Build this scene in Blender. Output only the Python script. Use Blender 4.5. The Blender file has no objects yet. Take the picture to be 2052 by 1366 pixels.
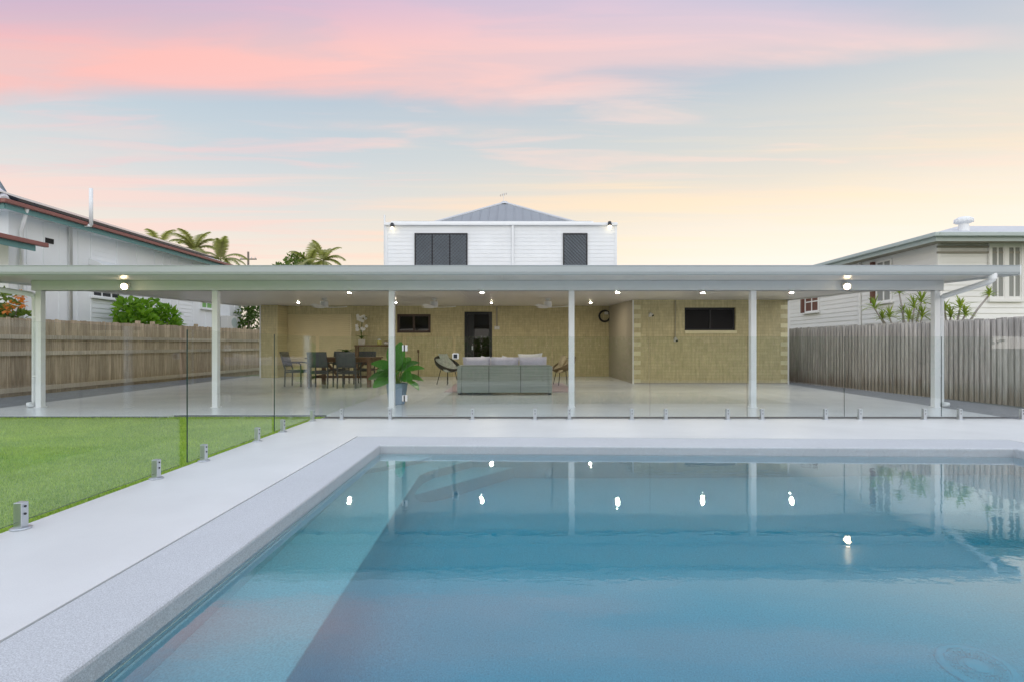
import bpy, bmesh, math, random
import numpy as np
from mathutils import Vector, Matrix, Euler
random.seed(7)
rng = np.random.default_rng(7)
R = math.radians
scn = bpy.context.scene
col = scn.collection
CAMH, F = 1.08, 1026.0          # camera height (m), focal length in photo pixels


def P(px, py, Y):
    """a photo pixel at a known depth Y -> a point of the place"""
    return Vector(((px - 1026) * Y / F, Y, CAMH - (py - 695) * Y / F))


def PX(px, Y): return (px - 1026) * Y / F
def PZ(py, Y): return CAMH - (py - 695) * Y / F
def GY(py, z=0.0): return (CAMH - z) * F / (py - 695)


# ------------------------------------------------------------------ camera
cd = bpy.data.cameras.new('camera')
cam = bpy.data.objects.new('camera', cd)
col.objects.link(cam)
cam.location = (0, 0, CAMH)
cam.rotation_euler = (R(90), 0, 0)
cd.sensor_width = 36.0
cd.lens = 18.0
cd.shift_y = 12 / 2052
cd.clip_start = 0.05
cd.clip_end = 2000
scn.camera = cam


# ------------------------------------------------------------------ sky
def lin(r, g, b):
    def f(c):
        c = c / 255.0
        return c / 12.92 if c <= 0.04045 else ((c + 0.055) / 1.055) ** 2.4
    return (f(r), f(g), f(b), 1.0)


class NT:
    """small helper to write node trees as expressions"""
    def __init__(s, tree): s.t = tree; s.n = tree.nodes; s.l = tree.links

    def sock(s, inp, v):
        if isinstance(v, bpy.types.NodeSocket): s.l.new(v, inp)
        elif v is not None: inp.default_value = v

    def node(s, typ, out=0, **kw):
        n = s.n.new(typ)
        ins = kw.pop('ins', {})
        for k, v in kw.items(): setattr(n, k, v)
        for k, v in ins.items(): s.sock(n.inputs[k], v)
        return n.outputs[out] if out is not None else n

    def m(s, op, a, b=None, c=None, clamp=False):
        n = s.n.new('ShaderNodeMath'); n.operation = op; n.use_clamp = clamp
        s.sock(n.inputs[0], a)
        if b is not None: s.sock(n.inputs[1], b)
        if c is not None: s.sock(n.inputs[2], c)
        return n.outputs[0]

    def ss(s, lo, hi, x):
        n = s.n.new('ShaderNodeMapRange'); n.interpolation_type = 'SMOOTHSTEP'
        s.sock(n.inputs['Value'], x)
        n.inputs['From Min'].default_value = lo; n.inputs['From Max'].default_value = hi
        return n.outputs[0]

    def mix(s, f, a, b, mode='MIX'):
        n = s.n.new('ShaderNodeMix'); n.data_type = 'RGBA'; n.blend_type = mode
        s.sock(n.inputs[0], f); s.sock(n.inputs[6], a); s.sock(n.inputs[7], b)
        return n.outputs[2]

    def ramp(s, f, stops, interp='LINEAR'):
        n = s.n.new('ShaderNodeValToRGB'); n.color_ramp.interpolation = interp
        e = n.color_ramp.elements
        while len(e) < len(stops): e.new(0.5)
        for i, (p, c) in enumerate(stops): e[i].position = p; e[i].color = c
        s.sock(n.inputs[0], f)
        return n.outputs[0]

    def xyz(s, x, y, z):
        return s.node('ShaderNodeCombineXYZ', ins={0: x, 1: y, 2: z})

    def noise(s, vec, scale, detail=4, rough=0.5, dist=0.0, out=0):
        n = s.n.new('ShaderNodeTexNoise')
        if vec is not None: s.l.new(vec, n.inputs['Vector'])
        n.inputs['Scale'].default_value = scale; n.inputs['Detail'].default_value = detail
        n.inputs['Roughness'].default_value = rough; n.inputs['Distortion'].default_value = dist
        return n.outputs[out]


SUN_EL, SUN_AZ = R(4), R(40)      # sun just above the horizon, ahead and to the right
world = bpy.data.worlds.new('World')
scn.world = world
world.use_nodes = True
w = NT(world.node_tree)
w.n.clear()
tc = w.node('ShaderNodeTexCoord', out=None)
sep = w.node('ShaderNodeSeparateXYZ', out=None, ins={0: tc.outputs['Generated']})
dx, dy, dz = sep.outputs
zc = w.m('MAXIMUM', dz, 0.04)
U = w.m('DIVIDE', dx, zc)
V = w.m('DIVIDE', dy, zc)
base = w.ramp(dz, [(0.0, lin(253, 240, 222)), (0.15, lin(252, 237, 221)), (0.25, lin(226, 226, 224)),
                   (0.36, lin(197, 211, 221)), (0.46, lin(180, 197, 214)), (0.56, lin(176, 192, 220)),
                   (1.0, lin(172, 196, 232))])
nish = w.node('ShaderNodeTexSky', sky_type='NISHITA', sun_disc=False, sun_elevation=SUN_EL, sun_rotation=SUN_AZ)
base = w.mix(0.92, w.mix(1.0, nish, (0.07, 0.07, 0.07, 1), 'MULTIPLY'), base)
# high pink cloud sheet
nv1 = w.xyz(w.m('MULTIPLY', U, 0.55), w.m('MULTIPLY', V, 1.6), 0.37)
n1 = w.noise(nv1, 1.3, 5, 0.55, 0.6)
nv2 = w.xyz(w.m('MULTIPLY', U, 0.9), w.m('MULTIPLY', V, 4.2), 1.9)
n2 = w.noise(nv2, 1.1, 5, 0.55, 0.5)
edge = w.m('SUBTRACT', w.m('SUBTRACT', 2.13, w.m('MULTIPLY', w.m('MAXIMUM', U, 0.0), 0.26)), V)
edge = w.m('ADD', edge, w.m('MULTIPLY', w.m('SUBTRACT', n1, 0.5), 0.55))
m1 = w.ss(-0.06, 0.22, edge)
m1 = w.m('MULTIPLY', m1, w.ss(0.7, 1.45, V))
gap = w.m('ADD', w.m('MULTIPLY', U, 0.45), w.m('MULTIPLY', w.m('SUBTRACT', 1.6, V), 2.2))
gap = w.m('ADD', w.m('SUBTRACT', gap, 0.36), w.m('MULTIPLY', w.m('SUBTRACT', n1, 0.5), 0.5))
m1 = w.m('MULTIPLY', m1, w.m('SUBTRACT', 1.0, w.m('MULTIPLY', w.ss(0.0, 0.5, gap), 0.85)))
m1 = w.m('MULTIPLY', m1, w.m('ADD', 0.70, w.m('MULTIPLY', w.ss(0.34, 0.6, n2), 0.30)))
left = w.ss(-1.6, 1.3, U)
pink_lo = w.mix(left, lin(248, 190, 184), lin(246, 211, 207))
pink_hi = w.mix(left, lin(208, 176, 200), lin(222, 203, 217))
pink = w.mix(w.ss(1.42, 1.78, V), pink_hi, pink_lo)
skyc = w.mix(m1, base, pink)
# low peach wisps
nv3 = w.xyz(w.m('MULTIPLY', U, 0.22), w.m('MULTIPLY', V, 1.5), 4.4)
n3 = w.noise(nv3, 1.25, 5, 0.55, 0.4)
m2 = w.m('MULTIPLY', w.ss(0.46, 0.64, n3), w.m('MULTIPLY', w.ss(2.1, 2.7, V), w.ss(11.0, 5.0, V)))
m2 = w.m('MULTIPLY', m2, 0.62)
skyc = w.mix(m2, skyc, w.mix(w.ss(-2.0, 2.5, U), lin(250, 214, 204), lin(254, 228, 200)))
m4 = w.m('MULTIPLY', w.ss(0.48, 0.68, n2), w.m('MULTIPLY', w.ss(1.75, 2.2, V), w.ss(4.2, 2.5, V)))
skyc = w.mix(w.m('MULTIPLY', m4, 0.55), skyc, w.mix(left, lin(238, 205, 205), lin(247, 218, 212)))
# broken cloud over the rest of the sky
m3 = w.m('MULTIPLY', w.ss(0.52, 0.7, n1), w.m('MULTIPLY', w.ss(1.4, 0.6, V), 0.5))
skyc = w.mix(m3, skyc, lin(226, 205, 216))
# glow round the sunset
hyp = w.m('SQRT', w.m('ADD', w.m('MULTIPLY', dx, dx), w.m('MULTIPLY', dy, dy)))
azs = w.m('DIVIDE', w.m('ADD', w.m('MULTIPLY', dx, math.sin(SUN_AZ)), w.m('MULTIPLY', dy, math.cos(SUN_AZ))),
          w.m('MAXIMUM', hyp, 0.01))
glow = w.m('MULTIPLY', w.ss(0.35, 0.95, azs), w.ss(0.50, 0.16, dz))
glow = w.m('MULTIPLY', glow, w.m('ADD', 0.55, w.m('MULTIPLY', w.ss(0.35, 0.65, n3), 0.45)))
skyc = w.mix(w.m('MULTIPLY', glow, 0.85), skyc, lin(254, 231, 194))
glow2 = w.m('MULTIPLY', w.ss(0.70, 1.0, azs), w.ss(0.30, 0.10, dz))
skyc = w.mix(w.m('MULTIPLY', glow2, 0.9), skyc, lin(255, 249, 240))
bg = w.node('ShaderNodeBackground', ins={0: skyc, 1: 0.90})
wo = w.n.new('ShaderNodeOutputWorld')
w.l.new(bg, wo.inputs[0])

sd = bpy.data.lights.new('soft_fill', 'SUN')
sd.energy = 2.0
sd.angle = R(135)          # wide soft fill added from above and behind the camera; the sunset is ahead
sd.color = (1.0, 0.975, 0.95)
soft_fill = bpy.data.objects.new('soft_fill', sd)
col.objects.link(soft_fill)
sdir = Vector((-0.02, -0.72, 0.70)).normalized()
soft_fill.rotation_euler = sdir.to_track_quat('Z', 'Y').to_euler()

vs = scn.view_settings
vs.view_transform = 'Standard'
vs.look = 'None'
vs.exposure = 0.25
vs.gamma = 1.0
vs.use_curve_mapping = False
scn.render.engine = 'CYCLES'
scn.cycles.use_denoising = True
scn.cycles.max_bounces = 14
scn.cycles.transparent_max_bounces = 24
scn.cycles.transmission_bounces = 12
scn.cycles.sample_clamp_indirect = 6.0
scn.cycles.use_adaptive_sampling = True
scn.cycles.adaptive_threshold = 0.02


# ------------------------------------------------------------------ materials
MATS = {}


def mat(name, base=(0.5, 0.5, 0.5), rough=0.6, metal=0.0, var=0.0, vscale=3.0, bump=0.0, bscale=60.0,
        objvar=0.0, emit=None, estr=0.0, spec=0.5, stretch=(1, 1, 1), coat=0.0, speck=0.0, sscale=300.0, rvar=0.0):
    """plain surface with soft colour variation, fine relief and a per-object tint"""
    m_ = bpy.data.materials.new(name)
    m_.use_nodes = True
    t = NT(m_.node_tree)
    b = t.n['Principled BSDF']
    c = (*base, 1.0)
    tcn = t.node('ShaderNodeTexCoord', out=None)
    geo = t.node('ShaderNodeNewGeometry', out=None)
    vec = t.node('ShaderNodeVectorMath', operation='MULTIPLY', ins={0: geo.outputs['Position'], 1: stretch})
    cs = c
    if var > 0:
        n = t.noise(vec, vscale, 6, 0.6)
        f = t.m('MULTIPLY_ADD', t.m('SUBTRACT', n, 0.5), 2 * var * 2, 1.0)
        cs = t.mix(1.0, c, t.xyz(f, f, f), 'MULTIPLY')
    if speck > 0:
        n = t.noise(vec, sscale, 2, 0.7)
        f = t.m('MULTIPLY_ADD', t.m('SUBTRACT', n, 0.5), 2 * speck * 2, 1.0)
        cs = t.mix(1.0, cs, t.xyz(f, f, f), 'MULTIPLY')
    if objvar > 0:
        oi = t.node('ShaderNodeObjectInfo', out=None)
        f = t.m('MULTIPLY_ADD', t.m('SUBTRACT', oi.outputs['Random'], 0.5), 2 * objvar, 1.0)
        cs = t.mix(1.0, cs, t.xyz(f, f, f), 'MULTIPLY')
    t.sock(b.inputs['Base Color'], cs)
    b.inputs['Roughness'].default_value = rough
    if rvar > 0:
        n = t.noise(vec, vscale * 1.7, 5, 0.6)
        t.sock(b.inputs['Roughness'], t.m('MULTIPLY_ADD', t.m('SUBTRACT', n, 0.5), 2 * rvar, rough))
    b.inputs['Metallic'].default_value = metal
    b.inputs['Specular IOR Level'].default_value = spec
    b.inputs['Coat Weight'].default_value = coat
    b.inputs['Coat Roughness'].default_value = 0.08
    if bump > 0:
        n = t.noise(vec, bscale, 4, 0.6)
        bn = t.node('ShaderNodeBump', ins={'Strength': min(1.0, bump), 'Distance': 0.004, 'Height': n})
        t.l.new(bn, b.inputs['Normal'])
    if emit:
        b.inputs['Emission Color'].default_value = (*emit, 1)
        b.inputs['Emission Strength'].default_value = estr
    MATS[name] = m_
    return m_


mat('white_metal', (0.80, 0.82, 0.83), 0.38, var=0.02)
mat('gutter_metal', (0.41, 0.45, 0.46), 0.38, var=0.02)
mat('white_board', (0.77, 0.79, 0.80), 0.5, var=0.04, vscale=1.5, objvar=0.03, bump=0.1, bscale=25)
mat('cream_board', (0.84, 0.84, 0.81), 0.5, var=0.04, vscale=1.5, objvar=0.03, bump=0.1, bscale=25)
mat('panel_white', (0.83, 0.86, 0.88), 0.55, var=0.04, vscale=1.2, objvar=0.03)
mat('ceiling_white', (0.68, 0.67, 0.65), 0.32, var=0.02, objvar=0.015)
mat('deck_paint', (0.70, 0.71, 0.705), 0.40, var=0.085, vscale=0.8, speck=0.05, sscale=160, bump=0.12, bscale=180, rvar=0.08)
mat('slab_paint', (0.69, 0.73, 0.76), 0.20, var=0.03, vscale=0.8, speck=0.03, sscale=120, rvar=0.06)
mat('coping_stone', (0.54, 0.56, 0.58), 0.6, var=0.05, vscale=1.3, speck=0.36, sscale=210, bump=0.3, bscale=160)
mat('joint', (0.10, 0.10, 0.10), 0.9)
mat('pool_render', (0.49, 0.71, 0.76), 0.75, var=0.05, vscale=2.0, speck=0.22, sscale=110)
mat('drain_plastic', (0.60, 0.78, 0.84), 0.4)
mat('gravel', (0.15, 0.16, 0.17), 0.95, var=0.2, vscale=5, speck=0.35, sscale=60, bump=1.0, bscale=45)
mat('soil', (0.14, 0.16, 0.07), 0.95, var=0.2, vscale=2, speck=0.2, sscale=40)
mat('lawn_soil', (0.24, 0.36, 0.06), 0.95, var=0.25, vscale=1.2, speck=0.3, sscale=70)
mat('black_metal', (0.02, 0.022, 0.026), 0.4)
mat('dark_frame', (0.018, 0.020, 0.026), 0.35, spec=0.4)
mat('brown_frame', (0.045, 0.022, 0.018), 0.45)
mat('steel', (0.62, 0.65, 0.68), 0.34, metal=0.9, var=0.05)
mat('glass_edge', (0.03, 0.06, 0.055), 0.15)
mat('roof_grey', (0.26, 0.28, 0.30), 0.45, var=0.06, vscale=1.0)
mat('roof_light', (0.55, 0.57, 0.60), 0.4, var=0.06, vscale=1.0)
mat('gutter_red', (0.23, 0.085, 0.07), 0.4, var=0.06)
mat('fascia_teal', (0.12, 0.27, 0.27), 0.45, var=0.05)
mat('gutter_green', (0.42, 0.49, 0.47), 0.4)
mat('soffit', (0.34, 0.32, 0.27), 0.6)
mat('solar', (0.012, 0.014, 0.022), 0.12)
mat('dark_pane', (0.20, 0.23, 0.26), 0.5, spec=0.2, var=0.15, vscale=1.5)
mat('flyscreen', (0.010, 0.010, 0.013), 0.55, spec=0.25)
mat('interior_dark', (0.02, 0.02, 0.02), 0.9)
mat('interior_warm', (0.16, 0.10, 0.06), 0.8)
mat('pane_reflect_green', (0.16, 0.38, 0.10), 0.4)  # green reflection painted in as the colour of the window panes
mat('reveal_brown', (0.16, 0.07, 0.05), 0.6)
mat('curtain_grey', (0.30, 0.31, 0.29), 0.8)
mat('quoin', (0.74, 0.70, 0.47), 0.75, var=0.08, vscale=6, objvar=0.08, bump=0.3)
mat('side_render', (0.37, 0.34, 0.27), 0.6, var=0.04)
mat('roller_door', (0.72, 0.63, 0.40), 0.45, var=0.04, vscale=2)
mat('timber_dark', (0.14, 0.075, 0.04), 0.5, var=0.2, vscale=8, stretch=(1, 6, 6))
mat('chair_metal', (0.055, 0.06, 0.065), 0.5)
mat('chair_sling', (0.075, 0.085, 0.095), 0.7, bump=0.4, bscale=400)
mat('rattan', (0.33, 0.37, 0.34), 0.65, var=0.20, vscale=9, stretch=(0.12, 0.3, 8), bump=0.6, bscale=60)
mat('lilac_fabric', (0.64, 0.62, 0.75), 0.85, var=0.05, vscale=5, bump=0.2, bscale=500)
mat('white_fabric', (0.78, 0.78, 0.80), 0.85, var=0.05, vscale=12, bump=0.2, bscale=400)
mat('print_fabric', (0.55, 0.60, 0.54), 0.85, var=0.28, vscale=14)
mat('beige_fabric', (0.66, 0.56, 0.38), 0.85, var=0.05, vscale=10)
mat('wicker_black', (0.035, 0.035, 0.03), 0.6, bump=0.6, bscale=200)
mat('wicker_tan', (0.22, 0.16, 0.09), 0.7, bump=0.6, bscale=200)
mat('rug', (0.45, 0.36, 0.38), 0.95, var=0.15, vscale=8)
mat('pot_blue', (0.20, 0.29, 0.40), 0.35, var=0.08, vscale=6)
mat('pot_white', (0.72, 0.68, 0.66), 0.4)
mat('pot_yellow', (0.62, 0.60, 0.18), 0.4)
mat('petal', (0.80, 0.80, 0.78), 0.6)
mat('plastic_white', (0.66, 0.66, 0.64), 0.4)
mat('hose', (0.012, 0.012, 0.012), 0.5)
mat('lens_dark', (0.01, 0.01, 0.01), 0.1)
mat('bark', (0.20, 0.16, 0.12), 0.9, var=0.2, vscale=10, bump=0.6)
mat('palm_trunk', (0.30, 0.27, 0.22), 0.9, var=0.2, vscale=6)
mat('stem_grey', (0.34, 0.31, 0.28), 0.85, var=0.15, vscale=15)
mat('pole_wood', (0.22, 0.19, 0.17), 0.9)
mat('lamp_warm', (1, 0.9, 0.75), 0.4, emit=(1.0, 0.87, 0.68), estr=850)
mat('lamp_flood', (1, 0.9, 0.75), 0.4, emit=(1.0, 0.76, 0.45), estr=18)
mat('lamp_wall', (1, 0.9, 0.75), 0.4, emit=(1.0, 0.84, 0.55), estr=5)
mat('satellite', (0.30, 0.36, 0.42), 0.5)


def wood(name, a, b, stain):
    """weathered paling timber: long grain, knots, a tint of its own for every board, damp stain with ragged top"""
    m_ = bpy.data.materials.new(name)
    m_.use_nodes = True
    t = NT(m_.node_tree)
    bs = t.n['Principled BSDF']
    geo = t.node('ShaderNodeNewGeometry', out=None)
    oi = t.node('ShaderNodeObjectInfo', out=None)
    off = t.m('MULTIPLY', oi.outputs['Random'], 37.0)
    sp = t.node('ShaderNodeSeparateXYZ', out=None, ins={0: geo.outputs['Position']})
    v = t.xyz(t.m('MULTIPLY', sp.outputs[0], 40), t.m('MULTIPLY', sp.outputs[1], 40),
              t.m('ADD', t.m('MULTIPLY', sp.outputs[2], 1.6), off))
    g = t.noise(v, 1.0, 5, 0.65)
    v2 = t.xyz(t.m('MULTIPLY', sp.outputs[0], 2.0), t.m('MULTIPLY', sp.outputs[1], 2.0),
               t.m('ADD', t.m('MULTIPLY', sp.outputs[2], 1.2), t.m('MULTIPLY', off, 0.13)))
    big = t.noise(v2, 1.0, 4, 0.6)
    c = t.mix(t.ss(0.3, 0.72, g), (*a, 1), (*b, 1))
    f = t.m('MULTIPLY_ADD', t.m('SUBTRACT', oi.outputs['Random'], 0.5), 0.34, 1.0)
    f = t.m('MULTIPLY', f, t.m('MULTIPLY_ADD', t.m('SUBTRACT', big, 0.5), 0.7, 1.0))
    c = t.mix(1.0, c, t.xyz(f, f, f), 'MULTIPLY')
    st = t.m('ADD', sp.outputs[2], t.m('MULTIPLY', t.m('SUBTRACT', t.noise(v, 0.35, 3, 0.6), 0.5), -1.1))
    c = t.mix(t.m('MULTIPLY', t.ss(0.42, 0.02, st), 0.55), c, (*stain, 1))
    t.sock(bs.inputs['Base Color'], c)
    bs.inputs['Roughness'].default_value = 0.85
    bn = t.node('ShaderNodeBump', ins={'Strength': 0.5, 'Distance': 0.004, 'Height': g})
    t.l.new(bn, bs.inputs['Normal'])
    MATS[name] = m_


wood('paling_brown', (0.34, 0.26, 0.17), (0.60, 0.49, 0.35), (0.22, 0.16, 0.09))
wood('rail_brown', (0.40, 0.34, 0.25), (0.62, 0.55, 0.44), (0.5, 0.42, 0.3))
wood('paling_grey', (0.40, 0.38, 0.36), (0.68, 0.66, 0.63), (0.20, 0.13, 0.08))


def brick(name):
    """bagged tan brickwork: faint courses and upright trowel streaks"""
    m_ = bpy.data.materials.new(name)
    m_.use_nodes = True
    t = NT(m_.node_tree)
    bs = t.n['Principled BSDF']
    geo = t.node('ShaderNodeNewGeometry', out=None)
    sp = t.node('ShaderNodeSeparateXYZ', out=None, ins={0: geo.outputs['Position']})
    v = t.xyz(sp.outputs[0], sp.outputs[2], 0.0)
    bt = t.node('ShaderNodeTexBrick', out=None, ins={
        'Vector': v, 'Color1': (0.61, 0.55, 0.335, 1), 'Color2': (0.55, 0.49, 0.29, 1),
        'Mortar': (0.48, 0.43, 0.26, 1), 'Scale': 1.0, 'Mortar Size': 0.006, 'Mortar Smooth': 0.6,
        'Brick Width': 0.24, 'Row Height': 0.086})
    st = t.noise(t.xyz(t.m('MULTIPLY', sp.outputs[0], 16), 0.0, t.m('MULTIPLY', sp.outputs[2], 2.2)), 1.0, 5, 0.65)
    f = t.m('MULTIPLY_ADD', t.m('SUBTRACT', st, 0.5), 0.9, 1.0)
    c = t.mix(1.0, bt.outputs['Color'], t.xyz(f, f, f), 'MULTIPLY')
    t.sock(bs.inputs['Base Color'], c)
    bs.inputs['Roughness'].default_value = 0.8
    h = t.m('SUBTRACT', st, bt.outputs['Fac'])
    bn = t.node('ShaderNodeBump', ins={'Strength': 0.6, 'Distance': 0.006, 'Height': h})
    t.l.new(bn, bs.inputs['Normal'])
    MATS[name] = m_


brick('brickwork')


def leafmat(name, a, b, trans=0.35, rough=0.5, nsc=2.5, nw=0.4):
    m_ = bpy.data.materials.new(name)
    m_.use_nodes = True
    t = NT(m_.node_tree)
    t.n.clear()
    geo = t.node('ShaderNodeNewGeometry', out=None)
    oi = t.node('ShaderNodeObjectInfo', out=None)
    r = t.m('FRACT', t.m('ADD', geo.outputs['Random Per Island'], oi.outputs['Random']))
    n = t.noise(geo.outputs['Position'], nsc, 4, 0.65)
    f = t.m('ADD', t.m('MULTIPLY', r, 0.65), t.m('MULTIPLY', t.m('SUBTRACT', n, 0.5 - 0.2 / nw), nw), clamp=True)
    c = t.mix(f, (*a, 1), (*b, 1))
    p = t.node('ShaderNodeBsdfPrincipled', ins={'Base Color': c, 'Roughness': rough})
    tr = t.node('ShaderNodeBsdfTranslucent', ins={0: t.mix(1.0, c, (1.3, 1.4, 0.7, 1), 'MULTIPLY')})
    ms = t.node('ShaderNodeMixShader', ins={0: trans, 1: p, 2: tr})
    o = t.n.new('ShaderNodeOutputMaterial')
    t.l.new(ms, o.inputs[0])
    MATS[name] = m_


leafmat('grass_blade', (0.14, 0.28, 0.035), (0.52, 0.64, 0.13), 0.35, 0.6, 1.1, 0.95)
leafmat('leaf_bright', (0.07, 0.20, 0.012), (0.24, 0.42, 0.03), 0.35)
leafmat('leaf_deep', (0.035, 0.085, 0.015), (0.12, 0.20, 0.03), 0.3)
leafmat('leaf_hedge', (0.06, 0.12, 0.02), (0.20, 0.28, 0.05), 0.3)
leafmat('leaf_palm', (0.24, 0.26, 0.11), (0.50, 0.48, 0.24), 0.45)
leafmat('leaf_strap', (0.12, 0.22, 0.03), (0.40, 0.46, 0.08), 0.35)
leafmat('leaf_big', (0.025, 0.11, 0.03), (0.13, 0.38, 0.05), 0.3, 0.35)
leafmat('flower_orange', (0.60, 0.20, 0.03), (0.75, 0.32, 0.08), 0.35)


def glass(name, tint, f0=0.04):
    """clear sheet: straight-through transmission with true Fresnel-like mirror on both faces"""
    m_ = bpy.data.materials.new(name)
    m_.use_nodes = True
    t = NT(m_.node_tree)
    t.n.clear()
    geo = t.node('ShaderNodeNewGeometry', out=None)
    d = t.node('ShaderNodeVectorMath', out=None, operation='DOT_PRODUCT',
               ins={0: geo.outputs['Normal'], 1: geo.outputs['Incoming']})
    c = t.m('ABSOLUTE', d.outputs['Value'])
    s = t.m('POWER', t.m('SUBTRACT', 1.0, c), 5.0)
    f = t.m('MULTIPLY_ADD', s, 1 - f0, f0)
    tr = t.node('ShaderNodeBsdfTransparent', ins={0: (*tint, 1)})
    gl = t.node('ShaderNodeBsdfGlossy', ins={0: (1, 1, 1, 1), 'Roughness': 0.0})
    ms = t.node('ShaderNodeMixShader', ins={0: f, 1: tr, 2: gl})
    o = t.n.new('ShaderNodeOutputMaterial')
    t.l.new(ms, o.inputs[0])
    MATS[name] = m_


glass('fence_glass', (0.965, 0.985, 0.980), 0.055)
glass('window_glass', (0.55, 0.57, 0.58), 0.022)

m_ = bpy.data.materials.new('water')
m_.use_nodes = True
t = NT(m_.node_tree)
b = t.n['Principled BSDF']
b.inputs['Base Color'].default_value = (1, 1, 1, 1)
b.inputs['Transmission Weight'].default_value = 1.0
b.inputs['IOR'].default_value = 1.42
b.inputs['Roughness'].default_value = 0.0
geo = t.node('ShaderNodeNewGeometry', out=None)
sc_ = t.node('ShaderNodeVectorMath', operation='MULTIPLY', ins={0: geo.outputs['Position'], 1: (0.55, 1.0, 1.0)})
h1 = t.noise(sc_, 1.6, 2, 0.5, 0.4)
h2 = t.noise(sc_, 13.0, 3, 0.55, 0.3)
h = t.m('ADD', t.m('MULTIPLY', h1, 0.5), t.m('MULTIPLY', h2, 0.17))
bn = t.node('ShaderNodeBump', ins={'Strength': 0.14, 'Distance': 0.020, 'Height': h})
t.l.new(bn, b.inputs['Normal'])
t.l.new(bn, b.inputs['Coat Normal'])
b.inputs['Coat Weight'].default_value = 1.0
b.inputs['Coat Roughness'].default_value = 0.0
b.inputs['Coat IOR'].default_value = 1.5
va = t.node('ShaderNodeVolumeAbsorption', ins={'Color': (0.06, 0.865, 0.93, 1), 'Density': 1.3})
t.l.new(va, t.n['Material Output'].inputs['Volume'])
MATS['water'] = m_


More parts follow.
